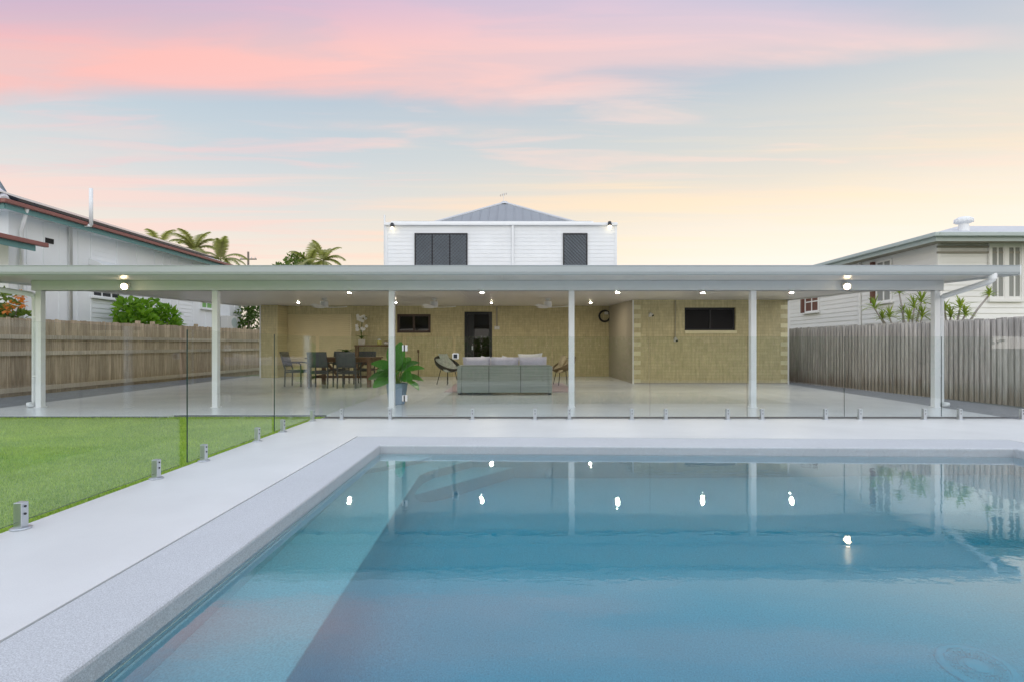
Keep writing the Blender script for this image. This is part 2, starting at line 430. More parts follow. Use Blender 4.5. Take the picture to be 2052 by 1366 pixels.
# ------------------------------------------------------------------ mesh helpers
class MB:
    def __init__(s): s.v = []; s.f = []; s.mi = []; s.slot = 0

    def add(s, vs_, fs):
        o = len(s.v)
        s.v += [tuple(p) for p in vs_]
        s.f += [tuple(i + o for i in f) for f in fs]
        s.mi += [s.slot] * len(fs)
        return s

    def box(s, x0, x1, y0, y1, z0, z1):
        x0, x1 = min(x0, x1), max(x0, x1); y0, y1 = min(y0, y1), max(y0, y1); z0, z1 = min(z0, z1), max(z0, z1)
        vs_ = [(x0, y0, z0), (x1, y0, z0), (x1, y1, z0), (x0, y1, z0), (x0, y0, z1), (x1, y0, z1), (x1, y1, z1), (x0, y1, z1)]
        return s.add(vs_, [(0, 3, 2, 1), (4, 5, 6, 7), (0, 1, 5, 4), (1, 2, 6, 5), (2, 3, 7, 6), (3, 0, 4, 7)])

    def bar(s, a, b, wx, wy, up=(0, 0, 1)):
        """square bar from a to b"""
        a, b = Vector(a), Vector(b)
        d = (b - a).normalized()
        u = Vector(up)
        if abs(d.dot(u)) > 0.98: u = Vector((0, 1, 0))
        x = d.cross(u).normalized(); y = x.cross(d).normalized()
        vs_ = []
        for p in (a, b):
            for sx, sy in ((-1, -1), (1, -1), (1, 1), (-1, 1)):
                vs_.append(p + x * sx * wx / 2 + y * sy * wy / 2)
        return s.add(vs_, [(0, 1, 2, 3), (7, 6, 5, 4), (0, 4, 5, 1), (1, 5, 6, 2), (2, 6, 7, 3), (3, 7, 4, 0)])

    def tube(s, pts, r, n=8, caps=True):
        pts = [Vector(p) for p in pts]
        rs = r if isinstance(r, (list, tuple)) else [r] * len(pts)
        vs_ = []; fs = []
        ref = Vector((0, 0, 1))
        for i, p in enumerate(pts):
            d = (pts[min(i + 1, len(pts) - 1)] - pts[max(i - 1, 0)]).normalized()
            if abs(d.dot(ref)) > 0.95: rr = Vector((0, 1, 0)) if abs(d.y) < 0.9 else Vector((1, 0, 0))
            else: rr = ref
            x = d.cross(rr).normalized(); y = x.cross(d)
            for k in range(n):
                a = 2 * math.pi * k / n
                vs_.append(p + (x * math.cos(a) + y * math.sin(a)) * rs[i])
        for i in range(len(pts) - 1):
            for k in range(n):
                k2 = (k + 1) % n
                fs.append((i * n + k, i * n + k2, (i + 1) * n + k2, (i + 1) * n + k))
        if caps:
            fs.append(tuple(range(n))[::-1]); fs.append(tuple((len(pts) - 1) * n + k for k in range(n)))
        return s.add(vs_, fs)

    def lathe(s, prof, n=20, c=(0, 0, 0)):
        vs_ = []; fs = []
        for r, z in prof:
            for k in range(n):
                a = 2 * math.pi * k / n
                vs_.append((c[0] + r * math.cos(a), c[1] + r * math.sin(a), c[2] + z))
        for i in range(len(prof) - 1):
            for k in range(n):
                k2 = (k + 1) % n
                fs.append((i * n + k, i * n + k2, (i + 1) * n + k2, (i + 1) * n + k))
        fs.append(tuple(range(n))[::-1]); fs.append(tuple((len(prof) - 1) * n + k for k in range(n)))
        return s.add(vs_, fs)

    def prism(s, poly, z0, z1):
        """poly counter-clockwise (x, y)"""
        n = len(poly)
        z0f = z0 if callable(z0) else (lambda x, y: z0)
        z1f = z1 if callable(z1) else (lambda x, y: z1)
        vs_ = [(x, y, z0f(x, y)) for x, y in poly] + [(x, y, z1f(x, y)) for x, y in poly]
        fs = [tuple(range(n))[::-1], tuple(range(n, 2 * n))]
        for i in range(n):
            j = (i + 1) % n
            fs.append((i, j, n + j, n + i))
        return s.add(vs_, fs)

    def quad(s, a, b, c, d): return s.add([a, b, c, d], [(0, 1, 2, 3)])

    def pillow(s, w_, h_, t_, c=(0, 0, 0), M=None, n=10, pinch=0.06):
        """cushion: w along x, h along z, thickness along y, drawn-out corners"""
        vs_ = []; fs = []
        for side in (-1, 1):
            for i in range(n + 1):
                for j in range(n + 1):
                    a, b_ = 2 * i / n - 1, 2 * j / n - 1
                    e = max(0.0, (1 - a ** 4) * (1 - b_ ** 4)) ** 0.5
                    k = 1 - pinch * (1 - a * a) * (b_ * b_) ; k2 = 1 - pinch * (1 - b_ * b_) * (a * a)
                    p = Vector((a * w_ / 2 * k2, side * e * t_ / 2, b_ * h_ / 2 * k))
                    if M: p = M @ p
                    vs_.append(p + Vector(c))
        N = (n + 1) ** 2
        for sd_ in (0, 1):
            for i in range(n):
                for j in range(n):
                    q = [sd_ * N + i * (n + 1) + j, sd_ * N + (i + 1) * (n + 1) + j,
                         sd_ * N + (i + 1) * (n + 1) + j + 1, sd_ * N + i * (n + 1) + j + 1]
                    fs.append(tuple(q if sd_ == 0 else q[::-1]))
        return s.add(vs_, fs)

    def shift(s, d):
        s.v = [(p[0] + d[0], p[1] + d[1], p[2] + d[2]) for p in s.v]
        return s

    def mesh(s, name):
        me = bpy.data.meshes.new(name)
        me.from_pydata(s.v, [], s.f)
        me.polygons.foreach_set('material_index', s.mi)
        me.update()
        return me


def place(name, me, mats, parent=None, loc=None, smooth=False, bevel=0.0, weld=False):
    if isinstance(mats, str): mats = [mats]
    if not me.materials:
        for k in mats: me.materials.append(MATS[k])
    if smooth: me.polygons.foreach_set('use_smooth', [True] * len(me.polygons))
    o = bpy.data.objects.new(name, me)
    col.objects.link(o)
    if parent is not None: o.parent = parent
    if loc is not None: o.location = loc
    if weld:
        md = o.modifiers.new('weld', 'WELD'); md.merge_threshold = 0.0005
    if bevel > 0:
        md = o.modifiers.new('bevel', 'BEVEL'); md.width = bevel; md.segments = 2; md.limit_method = 'ANGLE'
    return o


def thing(name, label, cat, loc=(0, 0, 0), rz=0.0, group=None):
    o = bpy.data.objects.new(name, None)
    col.objects.link(o)
    o.empty_display_size = 0.1
    o.location = loc
    o.rotation_euler = (0, 0, rz)
    o['label'] = label; o['category'] = cat
    if group: o['group'] = group
    return o


def tag(o, label, cat, group=None):
    o['label'] = label; o['category'] = cat
    if group: o['group'] = group
    return o


def wpart(name, mb, mats, root, **kw):
    """a part given in world coordinates under an unrotated thing or under a part of it"""
    r = root
    off = Vector((0, 0, 0))
    while r is not None:
        off += r.location; r = r.parent
    mb.shift(-off)
    return place(name, mb.mesh(name), mats, root, **kw)


def struct(name, mb, mats, **kw):
    o = place(name, mb.mesh(name), mats, **kw)
    o['kind'] = 'structure'
    return o


def copy_tree(o, parent=None):
    c = o.copy(); col.objects.link(c)
    c.parent = parent
    for ch in list(o.children): copy_tree(ch, c)
    return c


def wall_open(x0, x1, z0, z1, y0, y1, opens):
    """wall slab along x with rectangular openings (x0, x1, z0, z1)"""
    mb = MB()
    xs = sorted({x0, x1, *[o[0] for o in opens], *[o[1] for o in opens]})
    zs = sorted({z0, z1, *[o[2] for o in opens], *[o[3] for o in opens]})
    for i in range(len(xs) - 1):
        run = None
        for j in range(len(zs) - 1):
            cx, cz = (xs[i] + xs[i + 1]) / 2, (zs[j] + zs[j + 1]) / 2
            hole = any(o[0] < cx < o[1] and o[2] < cz < o[3] for o in opens)
            if not hole:
                run = [zs[j], zs[j + 1]] if run is None else [run[0], zs[j + 1]]
            if hole and run:
                mb.box(xs[i], xs[i + 1], y0, y1, *run); run = None
        if run: mb.box(xs[i], xs[i + 1], y0, y1, *run)
    return mb


# ------------------------------------------------------------------ setting: ground, deck, pool
# pool outline (inner edge of the coping)
PA, PB, PC, PD = (-1.46, 0.95), (5.36, 0.95), (5.36, 5.47), (-1.46, 5.66)
CA, CB, CC, CD = (-1.88, 0.48), (5.80, 0.48), (5.80, 5.99), (-1.88, 6.21)
WATER_Z = -0.088


def ring(mb, inner, outer, z0, z1):
    n = len(inner)
    for i in range(n):
        j = (i + 1) % n
        mb.prism([outer[i], outer[j], inner[j], inner[i]], z0, z1)
    return mb


DX0, DX1, DY0, DY1 = -2.97, 9.0, -1.5, 7.74
mb = MB()
B_ = 400
mb.quad((-B_, -B_, -.12), (B_, -B_, -.12), (B_, DY0, -.12), (-B_, DY0, -.12))
mb.quad((-B_, DY1, -.12), (B_, DY1, -.12), (B_, B_, -.12), (-B_, B_, -.12))
mb.quad((-B_, DY0, -.12), (DX0, DY0, -.12), (DX0, DY1, -.12), (-B_, DY1, -.12))
mb.quad((DX1, DY0, -.12), (B_, DY0, -.12), (B_, DY1, -.12), (DX1, DY1, -.12))
struct('ground', mb, 'soil')

g = 0.007
ho = [(CA[0] - g, CA[1] - g), (CB[0] + g, CB[1] - g), (CC[0] + g, CC[1] + g), (CD[0] - g, CD[1] + g)]
mb = ring(MB(), ho, [(DX0, DY0), (DX1, DY0), (DX1, DY1), (DX0, DY1)], -0.16, 0.0)
struct('pool_deck', mb, 'deck_paint')
mb = ring(MB(), [(CA[0] + .05, CA[1] + .05), (CB[0] - .05, CB[1] + .05), (CC[0] - .05, CC[1] - .05), (CD[0] + .05, CD[1] - .05)],
          [(ho[0][0] - .04, ho[0][1] - .04), (ho[1][0] + .04, ho[1][1] - .04), (ho[2][0] + .04, ho[2][1] + .04), (ho[3][0] - .04, ho[3][1] + .04)], -0.155, -0.012)
struct('deck_joint', mb, 'joint')
# coping: bull-nosed band, one mitred length per side
cop = struct('pool_coping', ring(MB(), [PA, PB, PC, PD], [CA, CB, CC, CD], -0.150, 0.001), 'coping_stone', weld=True, bevel=0.016)

# basin
mb = MB()
ZF = -1.2
inn = [PA, PB, PC, PD]
for i in range(4):
    j = (i + 1) % 4
    a, c = inn[i], inn[j]
    e = 0.004
    mb.quad((a[0], a[1], -0.15), (c[0], c[1], -0.15), (c[0], c[1], ZF), (a[0], a[1], ZF))
mb.quad((*PA, ZF), (*PB, ZF), (*PC, ZF), (*PD, ZF))
basin = struct('pool_basin', mb, 'pool_render')
for nm, poly, zt in (('bench', [(-1.48, 0.93), (-0.90, 0.93), (-0.90, 4.98), (-0.85, 5.14), (-0.40, 5.68), (-1.48, 5.68)], WATER_Z - 0.36),
                     ('top_step', [(-1.48, 5.02), (-1.30, 5.16), (-0.90, 5.58), (-0.86, 5.70), (-1.48, 5.70)], WATER_Z - 0.16),
                     ('lower_step', [(-0.91, 4.66), (-0.86, 4.70), (0.10, 5.70), (-0.60, 5.70), (-0.93, 5.1)], WATER_Z - 0.68)):
    q_ = MB().prism(poly, ZF - .02, zt)
    sl_ = .0
    for i in range(len(poly)):          # risers lean out towards the floor
        x_, y_, z_ = q_.v[i]
        if x_ > -1.4 and y_ < 5.65: q_.v[i] = (x_ + sl_, y_ - (sl_ * .55 if y_ > 2 else 0), z_)
    o = place(nm, q_.mesh(nm), 'pool_render', basin, bevel=0.02)
# rounded riser running from the bench edge down into the floor
edge_ = [Vector(p) for p in ((-0.90, 0.93), (-0.90, 4.86), (-0.88, 5.02), (-0.80, 5.20), (-0.40, 5.68))]
prof_ = [(0.002, -0.02), (0.004, -0.30), (0.02, -0.50), (0.06, -0.64), (0.13, -0.74), (0.24, -0.80), (0.40, -0.83)]
hb_ = WATER_Z - 0.36
vs_, fs = [], []
for i, p in enumerate(edge_):
    d_ = (edge_[min(i + 1, 4)] - edge_[max(i - 1, 0)]).normalized()
    n_ = Vector((d_.y, -d_.x))
    for o_, z_ in prof_:
        q_ = p + n_ * o_
        zz = hb_ + z_ * (hb_ - ZF) / 0.83
        vs_.append((q_.x, q_.y, max(zz, ZF + .003) if z_ > -.83 else ZF + .001))
m7 = len(prof_)
for i in range(4):
    for k in range(m7 - 1):
        a = i * m7 + k
        fs.append((a, a + 1, a + m7 + 1, a + m7))
place('bench_riser', MB().add(vs_, fs).mesh('bench_riser'), 'pool_render', basin, smooth=True)
# light ledge under the coping on the left wall, seen as a double line
place('tile_line', MB().box(-1.455, -1.44, 0.96, 5.65, WATER_Z - .12, WATER_Z - .10).mesh('tile_line'), 'pool_render', basin)

# water body: closed, its sides and bottom lie inside the shell
mb = MB()
ww = [(PA[0] - .012, PA[1] - .012), (PB[0] + .012, PB[1] - .012), (PC[0] + .012, PC[1] + .012), (PD[0] - .012, PD[1] + .012)]
mb.prism(ww, ZF - 0.03, WATER_Z)
struct('pool_water', mb, 'water')


def refract_floor(px, py, zf):
    """where the sight line through a photo pixel meets the pool floor after bending at the water"""
    d = Vector(((px - 1026) / F, 1.0, -(py - 695) / F)).normalized()
    s = (CAMH - WATER_Z) / -d.z
    hit = Vector((0, 0, CAMH)) + d * s
    hxy = math.hypot(d.x, d.y)
    sn = hxy / 1.42
    dz_ = -math.sqrt(1 - sn * sn)
    dd = Vector((d.x / hxy * sn, d.y / hxy * sn, dz_))
    return hit + dd * ((WATER_Z - zf) / -dz_)


def pool_drain(px, py, r, label):
    p = refract_floor(px, py, ZF)
    root = thing('pool_drain', label, 'drain', (p.x, p.y, ZF), 0, 'round covers on the pool floor')
    place('rim', MB().lathe([(r, 0.001), (r, .014), (r * .93, .022), (r * .78, .022), (r * .76, .012)], 40).mesh('rim'), 'drain_plastic', root, smooth=False)
    for k, rr in enumerate((.66, .54, .42)):
        mb_ = MB()
        n = 30
        for q in range(n):
            a0, a1 = 2 * math.pi * q / n, 2 * math.pi * (q + .62) / n
            ri, ro = r * (rr - .035), r * (rr + .04)
            mb_.prism([(ri * math.cos(a0), ri * math.sin(a0)), (ro * math.cos(a0), ro * math.sin(a0)),
                       (ro * math.cos(a1), ro * math.sin(a1)), (ri * math.cos(a1), ri * math.sin(a1))], .013, .022)
        place('slot_ring', mb_.mesh('slot_ring'), 'drain_plastic', root)
    place('cap', MB().lathe([(r * .30, .013), (r * .30, .024), (r * .24, .028)], 30).mesh('cap'), 'drain_plastic', root)


pool_drain(1958, 1336, 0.165, 'pale blue ringed drain cover on the pool floor near the camera, bottom right')
pool_drain(1398, 937, 0.15, 'small dark looking drain cover on the pool floor by the far wall')

# lawn
LZ = -0.032
mb = MB()
mb.prism([(-11.2, -1.5), (DX0 - .001, -1.5), (DX0 - .001, 8.16), (-11.2, 8.16)], -0.118, LZ)
struct('lawn', mb, 'lawn_soil')


def grass(x0, x1, y0, y1, n, hmin, hmax, wd):
    x = rng.uniform(x0, x1, n); y = y0 + (y1 - y0) * rng.random(n) ** 1.15
    a = rng.uniform(0, 2 * np.pi, n); h_ = rng.uniform(hmin, hmax, n)
    la = rng.uniform(0, 2 * np.pi, n); lean = rng.uniform(0, .8, n) * h_
    v = np.zeros((n, 3, 3))
    v[:, 0] = np.stack([x - np.cos(a) * wd, y - np.sin(a) * wd, np.full(n, LZ - .002)], 1)
    v[:, 1] = np.stack([x + np.cos(a) * wd, y + np.sin(a) * wd, np.full(n, LZ - .002)], 1)
    v[:, 2] = np.stack([x + np.cos(la) * lean, y + np.sin(la) * lean, LZ + h_], 1)
    return v


vv = np.concatenate([grass(-8.6, DX0 + .012, 2.2, 8.12, 210000, .008, .030, .0042),
                     grass(-11.1, -8.6, 4.0, 8.12, 30000, .012, .04, .006)]).reshape(-1, 3)
me = bpy.data.meshes.new('grass')
nt = len(vv) // 3
me.vertices.add(len(vv)); me.vertices.foreach_set('co', vv.ravel().astype(np.float32))
me.loops.add(nt * 3); me.loops.foreach_set('vertex_index', np.arange(nt * 3, dtype=np.int32))
me.polygons.add(nt); me.polygons.foreach_set('loop_start', np.arange(0, nt * 3, 3, dtype=np.int32))
me.polygons.foreach_set('loop_total', np.full(nt, 3, dtype=np.int32))
me.update()
go = place('grass', me, 'grass_blade')
go['kind'] = 'stuff'; go['label'] = 'short bright green grass of the lawn left of the pool'; go['category'] = 'grass'

# covered patio slab with its stepped front edge
mb = MB()
mb.prism([(-9.05, 8.06), (-5.42, 8.06), (-5.42, 8.22), (-2.90, 8.22), (-2.90, DY1 + .006), (7.62, DY1 + .006), (7.62, 7.9), (8.12, 15.3), (8.2, 19.2), (-9.75, 19.2)], -0.13, -0.002)
struct('patio_slab', mb, 'slab_paint')
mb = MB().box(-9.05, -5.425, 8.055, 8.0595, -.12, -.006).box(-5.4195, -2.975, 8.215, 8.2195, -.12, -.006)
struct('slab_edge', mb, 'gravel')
mb = MB()
mb.prism([(7.6, DY1 + .004), (9.85, DY1 + .004), (9.9, 9.0), (8.6, 19.4), (8.16, 19.4), (8.08, 15.3)], -0.115, -0.035)
mb.prism([(-11.45, 8.1), (-9.0, 8.1), (-9.7, 19.6), (-11.45, 19.6)], -0.115, -0.040)
struct('gravel_strip', mb, 'gravel')

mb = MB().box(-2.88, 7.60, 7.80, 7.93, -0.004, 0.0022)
struct('step_shade_strip', mb, 'joint')  # dark strip painted for the shaded slab step behind the glass

# ------------------------------------------------------------------ patio roof
RX0F, RX1F, RX0B, RX1B = -9.25, 7.92, -9.78, 8.22


def ceil_z(y): return 2.27 + 0.033 * (y - 9.23)


GYF = 7.95      # gutter face
pr = thing('patio_roof', 'long white flat patio roof on slim posts spanning the whole yard', 'patio roof', (0, 9.2, 0))
YB = 19.0
# insulated ceiling panels side by side, each about a metre wide
npan = 17
for i in range(npan):
    a, c = i / npan, (i + 1) / npan
    xf0, xf1 = RX0F + (RX1F - RX0F) * a, RX0F + (RX1F - RX0F) * c
    xb0, xb1 = RX0B + (RX1B - RX0B) * a, RX0B + (RX1B - RX0B) * c
    e = 0.0015
    yb = YB
    mb = MB().prism([(xf0 + e, GYF + .07), (xf1 - e, GYF + .07), (xb1 - e, yb - .004), (xb0 + e, yb - .004)],
                    lambda x, y: ceil_z(y), lambda x, y: ceil_z(y) + .07)
    wpart('ceiling_panel', mb, 'ceiling_white', pr)
mb = MB().prism([(RX0F - .02, GYF + .05), (RX1F + .02, GYF + .05), (RX1B + .02, YB - .006), (RX0B - .02, YB - .006)],
                lambda x, y: ceil_z(y) + .075, lambda x, y: ceil_z(y) + .10)
wpart('roof_sheet', mb, 'roof_light', pr)
# side fascias
for xf, xb, s in ((RX0F, RX0B, -1), (RX1F, RX1B, 1)):
    poly = [(xf + s * .03, GYF + .06), (xf + s * .05, GYF + .06), (xb + s * .05, YB), (xb + s * .03, YB)]
    if s < 0: poly = poly[::-1]
    wpart('side_fascia', MB().prism(poly, lambda x, y: ceil_z(y) - .03, lambda x, y: ceil_z(y) + .13), 'white_metal', pr)
# gutter: swept profile
prof = [(GYF + .115, 2.30), (GYF + .115, 2.205), (GYF + .035, 2.195), (GYF + .012, 2.212), (GYF + .006, 2.235), (GYF, 2.240), (GYF, 2.325),
        (GYF - .008, 2.340), (GYF + .006, 2.346), (GYF + .012, 2.33), (GYF + .012, 2.245), (GYF + .04, 2.208), (GYF + .10, 2.212), (GYF + .10, 2.30)]
gx0, gx1 = RX0F - .05, RX1F - .03
vs_ = [(gx0, y, z) for y, z in prof] + [(gx1, y, z) for y, z in prof]
n = len(prof)
fs = [(i, i + 1, n + i + 1, n + i) for i in range(n - 1)]
gm = MB().add(vs_, fs)
gm.box(gx1 - .004, gx1, GYF + .004, GYF + .112, 2.21, 2.335)
gm.box(gx0, gx0 + .004, GYF + .004, GYF + .112, 2.21, 2.335)
wpart('gutter', gm, 'gutter_metal', pr)
wpart('eave_trim', MB().box(gx0 + .05, gx1 - .06, GYF + .145, GYF + .172, 2.208, 2.238), 'white_metal', pr)
# front beam with a shallow lip, and posts
BY = 9.23
mb = MB().box(-8.62, 7.74, BY - .05, BY + .05, 2.085, 2.262)
mb.box(-8.62, 7.74, BY - .058, BY + .058, 2.085, 2.094).box(-8.62, 7.74, BY - .058, BY + .058, 2.252, 2.264)
wpart('beam', mb, 'white_metal', pr)
mb = MB()
for xx in (-8.5, 7.66):
    pass
POSTS = [-8.50, PX(433, BY), PX(785.5, BY), PX(1145, BY), PX(1508, BY), PX(1874.5, BY)]
for k, x in enumerate(POSTS):
    p = wpart('post', MB().box(x - .05, x + .05, BY - .049, BY + .049, 0.0, 2.084), 'white_metal', pr, bevel=0.006)
    wpart('post_base', MB().box(x - .065, x + .065, BY - .065, BY + .065, -0.001, 0.010), 'white_metal', p)
# downpipes
xr = POSTS[-1] + .10
dp = [(7.52, GYF + .06, 2.20), (7.52, GYF + .06, 2.13), (7.50, GYF + .10, 2.10), (xr + .01, BY - .06, 1.985), (xr, BY - .02, 1.95), (xr, BY, 1.90), (xr, BY, 0.11), (xr + .02, BY - .02, 0.06), (xr + .10, BY - .05, 0.045)]
wpart('downpipe', MB().tube(dp, .045, 12), 'white_metal', pr, smooth=True)
wpart('pipe_outlet', MB().lathe([(.055, 0), (.055, .09)], 16, (7.52, GYF + .06, 2.135)), 'white_metal', pr)
xl = POSTS[0] - .10
dp = [(-8.95, GYF + .06, 2.20), (-8.95, GYF + .06, 2.13), (-8.94, GYF + .10, 2.10), (xl - .01, BY - .06, 2.02), (xl, BY - .02, 1.99), (xl, BY, 1.94), (xl, BY, 0.11), (xl - .02, BY - .02, 0.06), (xl - .09, BY - .05, 0.045)]
wpart('downpipe', MB().tube(dp, .045, 12), 'white_metal', pr, smooth=True)
for zz in (0.55, 1.6):
    for xx, ps in ((xl, POSTS[0]), (xr, POSTS[-1])):
        wpart('pipe_clip', MB().box(min(xx, ps) + .0, max(xx, ps), BY - .052, BY - .0505, zz, zz + .03), 'white_metal', pr)

# ------------------------------------------------------------------ main house
WY = 15.1       # wing wall
RYW = 19.0      # recess wall
hs = thing('main_house', 'two storey house behind the patio, tan brick below and white boards above', 'house', (0, 19.5, 0))
# recess wall with openings
rd = (PX(560, RYW), PX(703, RYW), 0.0, PZ(630, RYW))
wn = (PX(796, RYW), PX(863, RYW), PZ(667, RYW), PZ(630, RYW))
dr = (PX(932, RYW), PX(985, RYW), 0.0, PZ(625, RYW))
zt = ceil_z(RYW) + .2
XW0 = PX(1270, WY)          # wing left corner
wl = wpart('wall', wall_open(-9.3, XW0 + .1, -.05, zt, RYW, RYW + .22, [rd, wn, dr]), 'brickwork', hs)
wl['label'] = 'shaded tan brick back wall under the patio roof'
# wing
ww_ = (PX(1372, WY), PX(1474, WY), PZ(662, WY), PZ(616.5, WY))
XW1 = PX(1578, WY)
zw = ceil_z(WY) - .003
wg = wpart('wall', wall_open(XW0, XW1, -.05, zw, WY, WY + .22, [ww_]), 'brickwork', hs)
wg['label'] = 'tan brick wing wall with pale quoins'
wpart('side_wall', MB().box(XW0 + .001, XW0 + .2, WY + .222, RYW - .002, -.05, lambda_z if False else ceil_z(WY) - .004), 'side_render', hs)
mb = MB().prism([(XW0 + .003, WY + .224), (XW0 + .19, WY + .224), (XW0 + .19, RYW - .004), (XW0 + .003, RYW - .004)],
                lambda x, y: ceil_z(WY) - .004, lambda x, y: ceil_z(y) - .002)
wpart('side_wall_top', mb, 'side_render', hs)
wpart('side_wall', MB().box(XW1 - .2, XW1 - .001, WY + .222, RYW + .2, -.05, ceil_z(WY) - .004), 'brickwork', hs)
# aluminium corner strips of the wing
wpart('corner_strip', MB().box(XW0 - .035, XW0 - .001, WY - .012, WY + .03, 0, zw - .01), 'white_metal', hs)
wpart('corner_strip', MB().box(XW1 + .001, XW1 + .045, WY - .012, WY + .03, 0, zw - .01), 'white_metal', hs)
# quoins, alternating long and short
nq = 18
qh = (zw - .02) / nq
for side in (0, 1):
    for k in range(nq):
        if k % 2: continue
        wq = .20
        x0 = XW0 + .002 if side == 0 else XW1 - .002 - wq
        wpart('quoin', MB().box(x0, x0 + wq, WY - .012, WY + .05, .01 + k * qh + .004, .01 + (k + 1) * qh - .004), 'quoin', hs, bevel=.005)
for k in range(nq):
    if k % 2 == 0: continue
    for x0, x1 in ((XW0 + .002, XW0 + .13), (XW1 - .132, XW1 - .002)):
        wpart('quoin', MB().box(x0, x1, WY - .008, WY + .05, .01 + k * qh + .004, .01 + (k + 1) * qh - .004), 'brickwork', hs)
# concrete footing ledge
wpart('plinth', MB().box(XW0 + .01, XW1 - .01, WY - .03, WY - .001, -.01, .035), 'side_render', hs)
# sills
wpart('sill', MB().box(ww_[0] - .02, ww_[1] + .02, WY - .05, WY + .02, ww_[2] - .09, ww_[2] - .002), 'quoin', hs, bevel=.006)
wpart('sill', MB().box(wn[0] - .03, wn[1] + .03, RYW - .05, RYW + .02, wn[2] - .09, wn[2] - .002), 'brickwork', hs, bevel=.006)


def window(root, x0, x1, z0, z1, y, fm, fw=.05, mull=(), trans=(), depth=.08, glassm='window_glass', back='interior_dark', bd=.35, hide=None):
    """framed window set at plane y (front of frame), with panes and a dark room behind"""
    mb_ = MB().box(x0, x1, y, y + depth, z0, z0 + fw).box(x0, x1, y, y + depth, z1 - fw, z1)
    mb_.box(x0, x0 + fw, y + .001, y + depth - .001, z0 + fw, z1 - fw).box(x1 - fw, x1, y + .001, y + depth - .001, z0 + fw, z1 - fw)
    w_ = wpart('window', mb_, fm, root)
    xs = [x0 + fw] + [x0 + (x1 - x0) * q for q in mull] + [x1 - fw]
    for q in mull:
        xm = x0 + (x1 - x0) * q
        wpart('mullion', MB().box(xm - fw * .42, xm + fw * .42, y + .004, y + depth - .004, z0 + fw, z1 - fw), fm, w_)
    zs = [z0 + fw] + [z0 + (z1 - z0) * q for q in trans] + [z1 - fw]
    for q in trans:
        zm = z0 + (z1 - z0) * q
        wpart('transom', MB().box(x0 + fw, x1 - fw, y + .006, y + depth - .006, zm - fw * .35, zm + fw * .35), fm, w_)
    for i in range(len(xs) - 1):
        for j in range(len(zs) - 1):
            wpart('pane', MB().box(xs[i], xs[i + 1], y + depth * .45, y + depth * .45 + .006, zs[j], zs[j + 1]), glassm, w_)
    if back:
        mb_ = MB()
        mb_.box(x0 + .002, x1 - .002, y + bd, y + bd + .02, z0, z1)
        mb_.box(x0 - .02, x0 + .001, y + depth, y + bd, z0, z1).box(x1 - .001, x1 + .02, y + depth, y + bd, z0, z1)
        mb_.box(x0, x1, y + depth, y + bd, z1 - .001, z1 + .02).box(x0, x1, y + depth, y + bd, z0 - .02, z0 + .001)
        wpart('room', mb_, back, w_)
    return w_


def mesh_screen(root, x0, x1, z0, z1, y, step, wd, m_):
    """diamond security mesh as crossing flat bars"""
    mb_ = MB()
    W_, H_ = x1 - x0, z1 - z0
    k = -H_
    while k < W_:
        for s in (1, -1):
            a = max(0.0, -k); b_ = min(H_, W_ - k)
            if b_ > a:
                p0 = (x0 + k + a, z0 + a); p1 = (x0 + k + b_, z0 + b_)
                if s < 0: p0 = (x0 + x1 - p0[0], p0[1]); p1 = (x0 + x1 - p1[0], p1[1])
                yy = y + (.0 if s > 0 else .0045)
                mb_.bar((p0[0], yy, p0[1]), (p1[0], yy, p1[1]), .004, wd, up=(0, 1, 0))
        k += step
    return wpart('security_mesh', mb_, m_, root)


wx = window(hs, *ww_, WY + .06, 'dark_frame', .05, mull=(.52,), bd=.8, glassm='flyscreen')
wx['label'] = 'dark sliding window of the wing'
wx = window(hs, *wn, RYW - .015, 'brown_frame', .085, mull=(.5,), back='interior_warm', bd=.5)
wx['label'] = 'brown framed sliding window in the back wall'
# things glimpsed in the wing window
# back door: dark frame and security screen leaf
fr = .09
mb = MB().box(dr[0] - .02, dr[0] + fr, RYW - .02, RYW + .1, 0, dr[3]).box(dr[1] - fr, dr[1] + .02, RYW - .02, RYW + .1, 0, dr[3])
mb.box(dr[0] + fr, dr[1] - fr, RYW - .018, RYW + .098, dr[3] - fr, dr[3])
do = wpart('door', mb, 'dark_frame', hs)
do['label'] = 'black framed glazed back door'
wpart('stile', MB().box(dr[0] + fr + .001, dr[0] + .33, RYW + .02, RYW + .06, .01, dr[3] - fr - .001), 'dark_frame', do)
wpart('pane', MB().box(dr[0] + .331, dr[1] - fr - .001, RYW + .034, RYW + .042, .02, dr[3] - fr - .001), 'window_glass', do)
wpart('door_handle', MB().box(dr[0] + .25, dr[0] + .29, RYW - .03, RYW + .02, .98, 1.12), 'steel', do)
mb = MB().box(dr[0], dr[1], RYW + 1.2, RYW + 1.22, 0, dr[3] + .2).box(dr[0] - .4, dr[0] - .38, RYW + .23, RYW + 1.2, 0, dr[3] + .2)
mb.box(dr[1] + .38, dr[1] + .4, RYW + .23, RYW + 1.2, 0, dr[3] + .2)
mb.box(dr[0] - .4, dr[1] + .4, RYW + .23, RYW + 1.22, dr[3] + .2, dr[3] + .22).box(dr[0] - .4, dr[1] + .4, RYW + .23, RYW + 1.22, -.03, -.005)
wpart('hallway', mb, 'interior_warm', do)
